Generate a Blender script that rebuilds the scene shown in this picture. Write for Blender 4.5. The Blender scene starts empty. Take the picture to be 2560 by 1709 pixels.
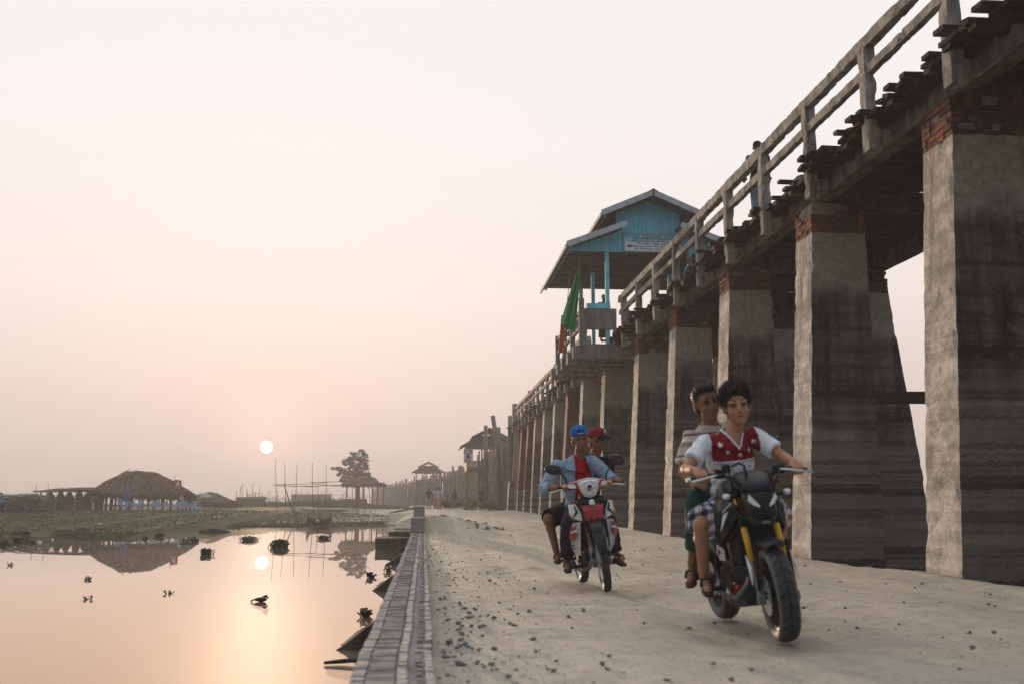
import bpy, bmesh, math, random
from mathutils import Vector, Matrix, noise, Quaternion
random.seed(7)
V = Vector
S = bpy.context.scene
COL = S.collection
PI = math.pi
rnd = random.uniform

# ------------------------------------------------------------------ camera
FPX, YAW, PITCH, CAMH = 2489.0, math.radians(5.0), math.radians(9.24), 0.88
_s, _c, _sp, _cp = math.sin(YAW), math.cos(YAW), math.sin(PITCH), math.cos(PITCH)
CF = V((_s*_cp, _c*_cp, _sp)); CR = V((_c, -_s, 0)); CU = V((-_s*_sp, -_c*_sp, _cp))
CAM0 = V((0, 0, CAMH))
cam = bpy.data.cameras.new('camera'); camo = bpy.data.objects.new('camera', cam); COL.objects.link(camo)
camo.location = CAM0; camo.rotation_euler = CF.to_track_quat('-Z', 'Y').to_euler()
cam.lens = 35.0; cam.sensor_width = 36.0; cam.clip_end = 4000; cam.clip_start = .05
cam.dof.use_dof = True; cam.dof.focus_distance = 26.0; cam.dof.aperture_fstop = 2.0
S.camera = camo

# a reading of the survey: picture point (in the 2560 px photograph) -> point of the place on a known plane
def ray(x, y): return CF + CR*((x-1280)/FPX) + CU*((854.5-y)/FPX)
def onZ(x, y, z): d = ray(x, y); return CAM0 + d*((z-CAMH)/d.z)
def onY(x, y, Y): d = ray(x, y); return CAM0 + d*(Y/d.y)
K = 2560/2349
def kY(x, y, Y): return onY(x*K, y*K, Y)

# ------------------------------------------------------------------ sky, sun, exposure
SUN_D = ray(666, 1116).normalized()
SUN_EL = math.asin(SUN_D.z); SUN_AZ = math.atan2(SUN_D.x, SUN_D.y)
W = bpy.data.worlds.new('World'); S.world = W; W.use_nodes = True
nt = W.node_tree; nt.nodes.clear()
def wn(t, **k):
    n = nt.nodes.new(t)
    for a, b in k.items(): setattr(n, a, b)
    return n
L = nt.links.new
tc = wn('ShaderNodeTexCoord'); sepw = wn('ShaderNodeSeparateXYZ'); L(tc.outputs['Generated'], sepw.inputs[0])
rampw = wn('ShaderNodeValToRGB'); L(sepw.outputs['Z'], rampw.inputs[0])
els = rampw.color_ramp.elements
SKY_STOPS = [(0.0, (.52, .445, .42)), (.05, (.68, .575, .53)), (.12, (.83, .705, .655)), (.20, (.94, .84, .795)), (.34, (.97, .92, .90)), (.55, (.95, .93, .92)), (.72, (1.25, 1.25, 1.28)), (1.0, (1.5, 1.56, 1.66))]
els[0].position = 0; els[0].color = (*SKY_STOPS[0][1], 1); els[1].position = 1; els[1].color = (*SKY_STOPS[-1][1], 1)
for p, col in SKY_STOPS[1:-1]:
    e = els.new(p); e.color = (*col, 1)
# the sky away from the sun is cooler and darker
backf = wn('ShaderNodeMapRange'); L(sepw.outputs['Y'], backf.inputs[0])
backf.inputs[1].default_value = -.7; backf.inputs[2].default_value = .55; backf.inputs[3].default_value = 1; backf.inputs[4].default_value = 0
mixb = wn('ShaderNodeMix', data_type='RGBA'); L(backf.outputs[0], mixb.inputs[0]); L(rampw.outputs[0], mixb.inputs[6])
mixb.inputs[7].default_value = (.36, .405, .465, 1)
# glow and disc of the sun
dot = wn('ShaderNodeVectorMath', operation='DOT_PRODUCT'); L(tc.outputs['Generated'], dot.inputs[0]); dot.inputs[1].default_value = SUN_D
def wm(op, a, b=None):
    n = wn('ShaderNodeMath', operation=op)
    for i, v in enumerate((a, b)):
        if v is None: continue
        if isinstance(v, (int, float)): n.inputs[i].default_value = v
        else: L(v, n.inputs[i])
    return n.outputs[0]
d0 = wm('MAXIMUM', dot.outputs['Value'], 0.0)
g1 = wm('MULTIPLY', wm('POWER', d0, 30.0), .13); g2 = wm('MULTIPLY', wm('POWER', d0, 900.0), .16)
glow = wm('ADD', g1, g2)
disc = wn('ShaderNodeMapRange', interpolation_type='SMOOTHSTEP'); L(dot.outputs['Value'], disc.inputs[0])
disc.inputs[1].default_value = math.cos(math.radians(.335)); disc.inputs[2].default_value = math.cos(math.radians(.295))
disc.inputs[3].default_value = 0; disc.inputs[4].default_value = 14
def addc(a, fac, col):
    v = wn('ShaderNodeVectorMath', operation='SCALE'); v.inputs[0].default_value = col; L(fac, v.inputs['Scale'])
    w = wn('ShaderNodeVectorMath', operation='ADD'); L(a, w.inputs[0]); L(v.outputs[0], w.inputs[1]); return w.outputs[0]
colr = addc(mixb.outputs[2], glow, (1.0, .64, .47))
colr = addc(colr, disc.outputs[0], (1.0, .93, .85))
bg1 = wn('ShaderNodeBackground'); L(colr, bg1.inputs[0]); bg1.inputs[1].default_value = .98
sky = wn('ShaderNodeTexSky', sky_type='NISHITA'); sky.sun_disc = False
sky.sun_elevation = SUN_EL; sky.sun_rotation = SUN_AZ; sky.dust_density = 6; sky.air_density = 1.5
bg2 = wn('ShaderNodeBackground'); L(sky.outputs[0], bg2.inputs[0]); bg2.inputs[1].default_value = .006
ads = wn('ShaderNodeAddShader'); L(bg1.outputs[0], ads.inputs[0]); L(bg2.outputs[0], ads.inputs[1])
wo = wn('ShaderNodeOutputWorld'); L(ads.outputs[0], wo.inputs[0])

sun = bpy.data.lights.new('sun', 'SUN'); suno = bpy.data.objects.new('sun', sun); COL.objects.link(suno)
sun.energy = 5.0; sun.angle = math.radians(.53); sun.color = (1.0, .70, .47)
suno.rotation_euler = SUN_D.to_track_quat('Z', 'Y').to_euler(); suno.location = (-20, 60, 30)
S.view_settings.view_transform = 'Standard'; S.view_settings.look = 'None'; S.view_settings.exposure = 0.0; S.view_settings.gamma = 1
S.render.engine = 'CYCLES'
cy = S.cycles
cy.use_denoising = True
try: cy.denoiser = 'OPENIMAGEDENOISE'
except Exception: pass
cy.max_bounces = 6; cy.diffuse_bounces = 3; cy.glossy_bounces = 3; cy.volume_bounces = 0; cy.transparent_max_bounces = 6
cy.sample_clamp_indirect = 6; cy.caustics_reflective = False; cy.caustics_refractive = False

# ------------------------------------------------------------------ materials
def lin(r, g, b):
    f = lambda u: (u/255/12.92) if u/255 <= .04045 else ((u/255+.055)/1.055)**2.4
    return (f(r), f(g), f(b))
class Mat:
    def __init__(s, name, rough=.8, spec=.3, metal=0.0):
        s.m = bpy.data.materials.new(name); s.m.use_nodes = True; s.nt = s.m.node_tree
        s.b = s.nt.nodes['Principled BSDF']
        s.b.inputs['Roughness'].default_value = rough; s.b.inputs['Specular IOR Level'].default_value = spec
        s.b.inputs['Metallic'].default_value = metal
    def n(s, t, ins=None, **k):
        n = s.nt.nodes.new(t)
        for a, b in k.items(): setattr(n, a, b)
        for a, b in (ins or {}).items(): s.set(n.inputs[a], b)
        return n
    def set(s, sock, v):
        if isinstance(v, bpy.types.NodeSocket): s.nt.links.new(v, sock)
        elif isinstance(v, (tuple, list)) and sock.type == 'RGBA' and len(v) == 3: sock.default_value = (*v, 1)
        else: sock.default_value = v
    def pos(s): return s.n('ShaderNodeNewGeometry').outputs['Position']
    def nor(s): return s.n('ShaderNodeNewGeometry').outputs['Normal']
    def obj(s): return s.n('ShaderNodeTexCoord').outputs['Object']
    def sep(s, v):
        n = s.n('ShaderNodeSeparateXYZ', {0: v}); return n.outputs[0], n.outputs[1], n.outputs[2]
    def comb(s, x, y, z): return s.n('ShaderNodeCombineXYZ', {0: x, 1: y, 2: z}).outputs[0]
    def scl(s, v, k): return s.n('ShaderNodeVectorMath', {0: v, 1: k}, operation='MULTIPLY').outputs[0]
    def noise(s, v, sc, det=5, rough=.55, dist=0):
        return s.n('ShaderNodeTexNoise', {'Vector': v, 'Scale': sc, 'Detail': det, 'Roughness': rough, 'Distortion': dist}).outputs['Fac']
    def vor(s, v, sc, out='Distance', **k): return s.n('ShaderNodeTexVoronoi', {'Vector': v, 'Scale': sc}, **k).outputs[out]
    def wave(s, v, sc, dist=0, det=2, **k): return s.n('ShaderNodeTexWave', {'Vector': v, 'Scale': sc, 'Distortion': dist, 'Detail': det}, **k).outputs['Fac']
    def mr(s, v, a, b, c=0., d=1.): return s.n('ShaderNodeMapRange', {0: v, 1: a, 2: b, 3: c, 4: d}).outputs[0]
    def math(s, op, a, b=0.0): return s.n('ShaderNodeMath', {0: a, 1: b}, operation=op).outputs[0]
    def ramp(s, f, stops):
        n = s.n('ShaderNodeValToRGB', {0: f}); e = n.color_ramp.elements
        e[0].position, e[0].color = stops[0][0], (*stops[0][1], 1); e[1].position, e[1].color = stops[-1][0], (*stops[-1][1], 1)
        for p, c in stops[1:-1]:
            q = e.new(p); q.color = (*c, 1)
        return n.outputs[0]
    def mix(s, f, a, b, mode='MIX'): return s.n('ShaderNodeMix', {0: f, 6: a, 7: b}, data_type='RGBA', blend_type=mode).outputs[2]
    def col(s, c): s.set(s.b.inputs['Base Color'], c); return s
    def rough(s, r): s.set(s.b.inputs['Roughness'], r); return s
    def bump(s, h, st=.5, d=.02):
        n = s.n('ShaderNodeBump', {'Height': h, 'Strength': st, 'Distance': d}); s.set(s.b.inputs['Normal'], n.outputs[0]); return s

def flat(name, c, rough=.7, spec=.3, metal=0, var=.25, sc=14, bump=.15, coat=0):
    """a plain coloured surface with a little dirt and unevenness of its own"""
    m = Mat(name, rough, spec, metal); p = m.obj()
    f = m.noise(p, sc, 4)
    m.col(m.mix(m.mr(f, .3, .7), tuple(x*(1-var) for x in c), tuple(min(1, x*(1+var*.6)) for x in c)))
    m.rough(m.mr(m.noise(p, sc*2.3, 3), .3, .7, max(.05, rough-.12), min(1, rough+.12)))
    if bump: m.bump(m.noise(p, sc*4, 3), bump, .01)
    if coat: m.b.inputs['Coat Weight'].default_value = coat; m.b.inputs['Coat Roughness'].default_value = .12
    return m.m

def mk_pier():
    m = Mat('pier_concrete', .9, .2); p = m.pos(); x, y, z = m.sep(p)
    big = m.noise(p, .9, 6, .65); fine = m.noise(p, 9, 6, .7); streak = m.noise(m.scl(p, (5, 5, .35)), 1.0, 5, .6)
    band = m.noise(m.scl(p, (.25, .25, 7)), 1.0, 4, .6)
    clean = m.mix(m.mr(fine, .3, .7), (.20, .18, .145), (.40, .375, .315))
    tan = m.mix(m.mr(band, .3, .7), (.15, .13, .108), (.33, .288, .24))
    grime = m.mix(m.mr(fine, .35, .75), (.004, .004, .004), (.020, .019, .018))
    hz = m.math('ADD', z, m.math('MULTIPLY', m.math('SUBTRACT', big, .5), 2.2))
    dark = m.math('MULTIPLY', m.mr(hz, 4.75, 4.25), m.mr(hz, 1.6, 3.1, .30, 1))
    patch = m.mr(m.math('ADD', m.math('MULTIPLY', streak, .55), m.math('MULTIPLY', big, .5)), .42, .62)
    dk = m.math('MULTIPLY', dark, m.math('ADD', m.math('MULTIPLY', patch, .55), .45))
    base = m.mix(m.mr(hz, 2.6, 3.6), tan, clean)
    c = m.mix(dk, base, grime)
    # rusty drip stains under the cap
    rust = m.math('MULTIPLY', m.mr(m.noise(m.scl(p, (9, 9, .25)), 1., 3), .55, .68), m.mr(z, 3.3, 5.4))
    c = m.mix(m.math('MULTIPLY', rust, .5), c, (.10, .07, .04))
    lowb = m.math('MULTIPLY', m.mr(z, 1.7, .6), m.mr(band, .45, .6)); c = m.mix(m.math('MULTIPLY', lowb, .55), c, (.09, .08, .07))
    # the face that looks to the road has sunlight painted in, paler than the other faces
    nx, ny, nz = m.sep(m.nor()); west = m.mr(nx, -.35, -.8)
    sunlit = m.mix(m.mr(m.math('ADD', m.math('MULTIPLY', big, .6), m.math('MULTIPLY', fine, .4)), .40, .6), (.46, .405, .34), (.76, .69, .60))
    sunlit = m.mix(m.math('MULTIPLY', m.mr(band, .52, .7), .35), sunlit, (.20, .165, .135))
    sunlit = m.mix(m.math('MULTIPLY', m.math('MULTIPLY', m.mr(hz, 3.4, 4.6), m.mr(streak, .48, .62)), .75), sunlit, (.10, .09, .08))
    mott = m.noise(m.scl(p, (1, 1, 1.4)), 1.9, 7, .72); sunlit = m.mix(m.math('MULTIPLY', m.mr(mott, .43, .57), .6), sunlit, (.19, .165, .14)); sunlit = m.mix(m.math('MULTIPLY', m.mr(m.noise(p, 5.5, 6, .75), .58, .66), .6), sunlit, (.09, .08, .07))
    c = m.mix(west, c, sunlit)
    cr = m.vor(m.scl(p, (1, 1, .6)), 2.2, feature='DISTANCE_TO_EDGE')
    tide = m.noise(m.comb(0.0, 0.0, m.math('ADD', z, m.math('MULTIPLY', m.math('SUBTRACT', fine, .5), .16))), 3.1, 4, .7)
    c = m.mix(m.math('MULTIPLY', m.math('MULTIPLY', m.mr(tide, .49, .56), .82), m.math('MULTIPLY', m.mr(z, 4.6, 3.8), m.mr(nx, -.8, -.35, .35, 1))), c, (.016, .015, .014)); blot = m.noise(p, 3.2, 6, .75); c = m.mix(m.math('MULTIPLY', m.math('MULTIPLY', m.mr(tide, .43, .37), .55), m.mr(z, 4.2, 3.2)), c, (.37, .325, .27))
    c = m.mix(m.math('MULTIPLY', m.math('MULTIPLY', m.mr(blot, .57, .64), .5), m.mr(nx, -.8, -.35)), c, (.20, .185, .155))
    pits = m.vor(p, 5.5); c = m.mix(m.math('MULTIPLY', m.mr(pits, .10, .05), .8), c, (.012, .011, .010))
    m.col(c); m.bump(m.math('ADD', m.math('ADD', fine, m.math('MULTIPLY', m.noise(p, 32, 4, .7), .7)), m.mr(cr, 0, .012, -.35, 0)), .75, .035); return m.m
def mk_conc(name, a, b, dirt=(.03, .028, .026), amt=.6):
    m = Mat(name, .9, .2); p = m.pos()
    f = m.noise(p, 7, 6, .65); s = m.noise(m.scl(p, (6, 3, .8)), 1., 5, .6)
    c = m.mix(m.mr(f, .3, .7), a, b); c = m.mix(m.math('MULTIPLY', m.mr(s, .45, .68), amt), c, dirt)
    m.col(c); m.bump(m.math('ADD', f, m.noise(p, 30, 4, .7)), .7, .03); return m.m
def mk_brick(name, axis='xy', c1=(.33, .095, .05), c2=(.19, .06, .036), mortar=(.25, .22, .19), sc=1.0, dirt=.5):
    m = Mat(name, .9, .2); p = m.pos(); x, y, z = m.sep(p)
    u = m.math('ADD', x, y)
    u = m.math('ADD', u, m.math('MULTIPLY', m.noise(p, 4, 3), .05)); zz = m.math('ADD', z, m.math('MULTIPLY', m.noise(p, 5, 3), .022))
    b = m.n('ShaderNodeTexBrick', {'Vector': m.comb(u, zz, 0.0), 'Color1': c1, 'Color2': c2, 'Mortar': mortar, 'Scale': 1.0, 'Mortar Size': .010*sc, 'Mortar Smooth': .3, 'Bias': -.1, 'Brick Width': .235*sc, 'Row Height': .084*sc})
    f = m.noise(p, 12, 5, .7)
    nx, ny, nz = m.sep(m.nor()); shade_side = m.mr(nx, -.8, -.3)
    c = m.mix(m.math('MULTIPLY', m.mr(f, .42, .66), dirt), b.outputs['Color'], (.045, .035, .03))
    # patchy shade painted into the colour of all faces but the road-side one
    c = m.mix(m.math('MULTIPLY', shade_side, m.mr(m.noise(p, 2.5, 4), .35, .6, .25, .7)), c, (.034, .023, .019))
    m.col(c); m.bump(m.math('ADD', m.math('MULTIPLY', b.outputs['Fac'], -1.2), m.math('MULTIPLY', f, .6)), .9, .03); return m.m
def mk_wood(name, a, b, axis=(14, 14, 1.2), rough=.85, dirt=0.0):
    m = Mat(name, rough, .2); p = m.pos()
    f = m.noise(m.scl(p, axis), 1., 5, .6); g = m.noise(p, 2.5, 4)
    c = m.mix(m.mr(f, .3, .7), a, b)
    if dirt: c = m.mix(m.math('MULTIPLY', m.mr(g, .45, .65), dirt), c, tuple(x*.3 for x in a))
    m.col(c); m.bump(f, .5, .02); return m.m
def mk_blue():
    m = Mat('blue_boards', .6, .3); p = m.pos(); x, y, z = m.sep(p)
    u = m.math('ADD', x, y)
    gap = m.math('FRACT', m.math('MULTIPLY', u, 1/.145)); line = m.math('MULTIPLY', m.mr(gap, .0, .07, 0, 1), m.mr(gap, .93, 1., 1, 0))
    f = m.noise(m.scl(p, (10, 10, .9)), 1., 5, .6); g = m.noise(p, 1.4, 4)
    bid = m.n('ShaderNodeTexWhiteNoise', {'W': m.math('FLOOR', m.math('MULTIPLY', u, 1/.145))}, noise_dimensions='1D').outputs[0]
    c = m.mix(m.mr(f, .3, .7), (.12, .58, .74), (.20, .74, .90)); c = m.mix(m.math('MULTIPLY', bid, .4), c, (.09, .47, .62))
    c = m.mix(m.math('MULTIPLY', m.mr(g, .5, .7), .4), c, (.10, .20, .23))
    c = m.mix(m.math('MULTIPLY', m.math('SUBTRACT', 1., line), .85), c, (.02, .07, .09))
    m.col(c); m.bump(m.math('ADD', line, m.math('MULTIPLY', f, .3)), .6, .02); return m.m
def mk_road():
    m = Mat('dusty_road', .95, .15); p = m.pos(); x, y, z = m.sep(p)
    f1 = m.noise(p, .45, 5, .6); f2 = m.noise(p, 5, 6, .7); f3 = m.noise(p, 45, 4, .7); tr = m.noise(m.scl(p, (2.2, .10, 1)), 1., 5, .6)
    c = m.mix(m.mr(f1, .3, .7), (.56, .485, .36), (.70, .615, .475)); c = m.mix(m.math('MULTIPLY', m.mr(tr, .4, .6), .5), c, (.36, .315, .25))
    c = m.mix(m.math('MULTIPLY', m.mr(f2, .47, .68), .65), c, (.28, .25, .205))
    c = m.mix(m.math('MULTIPLY', m.mr(f3, .52, .66), .55), c, (.22, .205, .18))
    peb = m.vor(p, 17, 'Distance'); pc = m.vor(p, 17, 'Color'); px, py, pz = m.sep(pc)
    pm = m.math('MULTIPLY', m.mr(peb, .22, .12), m.mr(px, .58, .62)); c = m.mix(m.math('MULTIPLY', pm, m.mr(m.noise(p, .8, 4), .42, .58, .1, .75)), c, (.15, .152, .158))
    near = m.math('MULTIPLY', m.mr(y, 15, 4, 0, 1), .55); c = m.mix(near, c, (.44, .415, .365))
    m.col(c); m.bump(m.math('ADD', m.math('ADD', m.math('MULTIPLY', f2, 1.4), m.math('MULTIPLY', f3, .45)), m.math('ADD', m.math('MULTIPLY', pm, .5), m.math('MULTIPLY', tr, 2.2))), .9, .05); return m.m
def mk_ground():
    m = Mat('bank_ground', .95, .1); p = m.pos(); x, y, z = m.sep(p)
    f1 = m.noise(p, .12, 5, .6); f2 = m.noise(p, 1.2, 5, .65); f3 = m.noise(p, 7, 4, .7)
    sand = m.mix(m.mr(f2, .3, .7), (.34, .29, .22), (.50, .43, .34))
    gr = m.mix(m.mr(f2, .3, .7), (.055, .062, .026), (.11, .112, .05)); gr = m.mix(m.math('MULTIPLY', m.mr(f1, .45, .65), .5), gr, (.15, .13, .07))
    gr = m.mix(m.math('MULTIPLY', m.mr(f3, .5, .7), .4), gr, (.04, .05, .02))
    mud = m.mix(m.mr(f3, .3, .7), (.06, .05, .04), (.13, .11, .09))
    wob = m.math('MULTIPLY', m.math('SUBTRACT', f1, .5), 14.0)
    # sandy where the road and the track behind the bank run, dark damp earth beside the piers
    yy = m.math('ADD', y, wob); xx = m.math('ADD', x, m.math('MULTIPLY', wob, .5))
    track = m.math('MULTIPLY', m.mr(yy, 116, 119), m.mr(yy, 128, 124))
    onroad = m.math('MULTIPLY', m.mr(xx, -9, -4), m.mr(y, 30, 44))
    far = m.mr(yy, 160, 200)
    sm = m.math('MAXIMUM', track, m.math('MAXIMUM', onroad, m.math('MULTIPLY', far, .55)))
    c = m.mix(sm, gr, sand)
    c = m.mix(m.math('MULTIPLY', m.mr(x, 5.7, 6.3), m.mr(y, 78, 66)), c, mud)
    c = m.mix(m.mr(z, -.52, -.60), c, (.10, .085, .05))
    m.col(c); m.bump(m.math('ADD', f2, f3), .8, .08); return m.m
def mk_water():
    m = Mat('pond_water', .03, .5); nt_ = m.nt; p = m.pos()
    m.col((.21, .135, .082)); m.b.inputs['IOR'].default_value = 1.33
    m.b.inputs['Roughness'].default_value = .6
    gl = m.n('ShaderNodeBsdfGlossy', {'Color': m.mix(m.mr(m.n('ShaderNodeFresnel', {'IOR': 1.62}).outputs[0], .38, .72), (.93, .73, .56), (1.0, .95, .90)), 'Roughness': .0})
    rip = m.noise(m.scl(p, (.5, 1.6, 1)), 1.3, 4, .55); fil = m.noise(m.scl(p, (.6, .18, 1)), .5, 4, .6)
    bmp = m.n('ShaderNodeBump', {'Height': rip, 'Strength': .012, 'Distance': .015}); m.set(gl.inputs['Normal'], bmp.outputs[0])
    lw = m.n('ShaderNodeFresnel', {'IOR': 1.62}); fac = m.math('MULTIPLY', m.mr(lw.outputs[0], 0, .70, .0, .95), m.mr(fil, .2, .8, 1.0, .93))
    mx = m.n('ShaderNodeMixShader', {0: fac}); nt_.links.new(m.b.outputs[0], mx.inputs[1]); nt_.links.new(gl.outputs[0], mx.inputs[2])
    nt_.links.new(mx.outputs[0], nt_.nodes['Material Output'].inputs['Surface']); return m.m
def mk_thatch(name, a=(.20, .145, .09), b=(.09, .062, .04)):
    m = Mat(name, .95, .1); p = m.obj()
    f = m.noise(m.scl(p, (9, 9, .8)), 1., 5, .65); g = m.noise(p, 1.1, 4)
    c = m.mix(m.mr(f, .3, .7), b, a); h = m.noise(m.scl(p, (2.6, 2.6, .5)), 1., 4, .6); c = m.mix(m.math('MULTIPLY', m.mr(h, .42, .6), .6), c, tuple(x*.4 for x in b)); c = m.mix(m.math('MULTIPLY', m.mr(g, .45, .65), .4), c, tuple(x*.5 for x in b)); m.col(c); m.bump(f, 1., .06); return m.m
def mk_leaf(name, a, b, sc=1.5):
    m = Mat(name, .6, .3); p = m.pos(); f = m.noise(p, sc, 4, .6)
    m.col(m.mix(m.mr(f, .3, .7), a, b)); m.b.inputs['Subsurface Weight'].default_value = 0; return m.m
def mk_plaid():
    m = Mat('plaid_cloth', .85, .2); x, y, z = m.sep(m.obj())
    def st(v, k, w): fr = m.math('FRACT', m.math('MULTIPLY', v, k)); return m.math('MULTIPLY', m.mr(fr, .5-w, .5-w+.02), m.mr(fr, .5+w, .5+w-.02))
    u = m.math('ADD', x, m.math('MULTIPLY', z, .5)); w = m.math('SUBTRACT', z, m.math('MULTIPLY', x, .35)); q = m.math('ADD', y, 0.0)
    s = m.math('ADD', m.math('ADD', st(w, 14, .25), st(q, 14, .25)), 0.0)
    c = m.ramp(m.math('MULTIPLY', s, .5), [(0, (.62, .63, .68)), (.5, (.15, .18, .26)), (1, (.025, .03, .05))])
    c = m.mix(m.math('MULTIPLY', st(m.math('ADD', q, .03), 14, .05), .8), c, (.35, .05, .06)); m.col(c); m.bump(m.noise(m.obj(), 60, 3), .2, .005); return m.m
def mk_stripe():
    m = Mat('striped_cloth', .85, .2); x, y, z = m.sep(m.obj()); f = m.math('FRACT', m.math('MULTIPLY', z, 6.5))
    m.col(m.ramp(f, [(0, (.25, .185, .16)), (.24, (.25, .185, .16)), (.27, (.60, .55, .52)), (.50, (.60, .55, .52)), (.53, (.13, .08, .085)), (.61, (.13, .08, .085)), (.64, (.42, .34, .31)), (1, (.46, .39, .36))])); m.bump(m.noise(m.obj(), 60, 3), .2, .005); return m.m
def mk_cloth(name, c, var=.3):
    m = Mat(name, .88, .2); p = m.obj(); f = m.noise(p, 9, 4, .6); g = m.noise(m.scl(p, (1, 1, .5)), 5, 3, .5, 1.5)
    m.col(m.mix(m.mr(f, .3, .7), tuple(x*(1-var) for x in c), tuple(min(1, x*1.08) for x in c))); m.bump(m.math('ADD', m.math('MULTIPLY', g, 3.), m.math('MULTIPLY', m.noise(p, 90, 2), .15)), .55, .02); return m.m
def mk_skin(name, c):
    m = Mat(name, .62, .15); p = m.obj(); f = m.noise(p, 12, 4, .6)
    m.col(m.mix(m.mr(f, .3, .7), tuple(x*.86 for x in c), c)); m.bump(m.noise(p, 60, 3), .12, .004); return m.m

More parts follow.
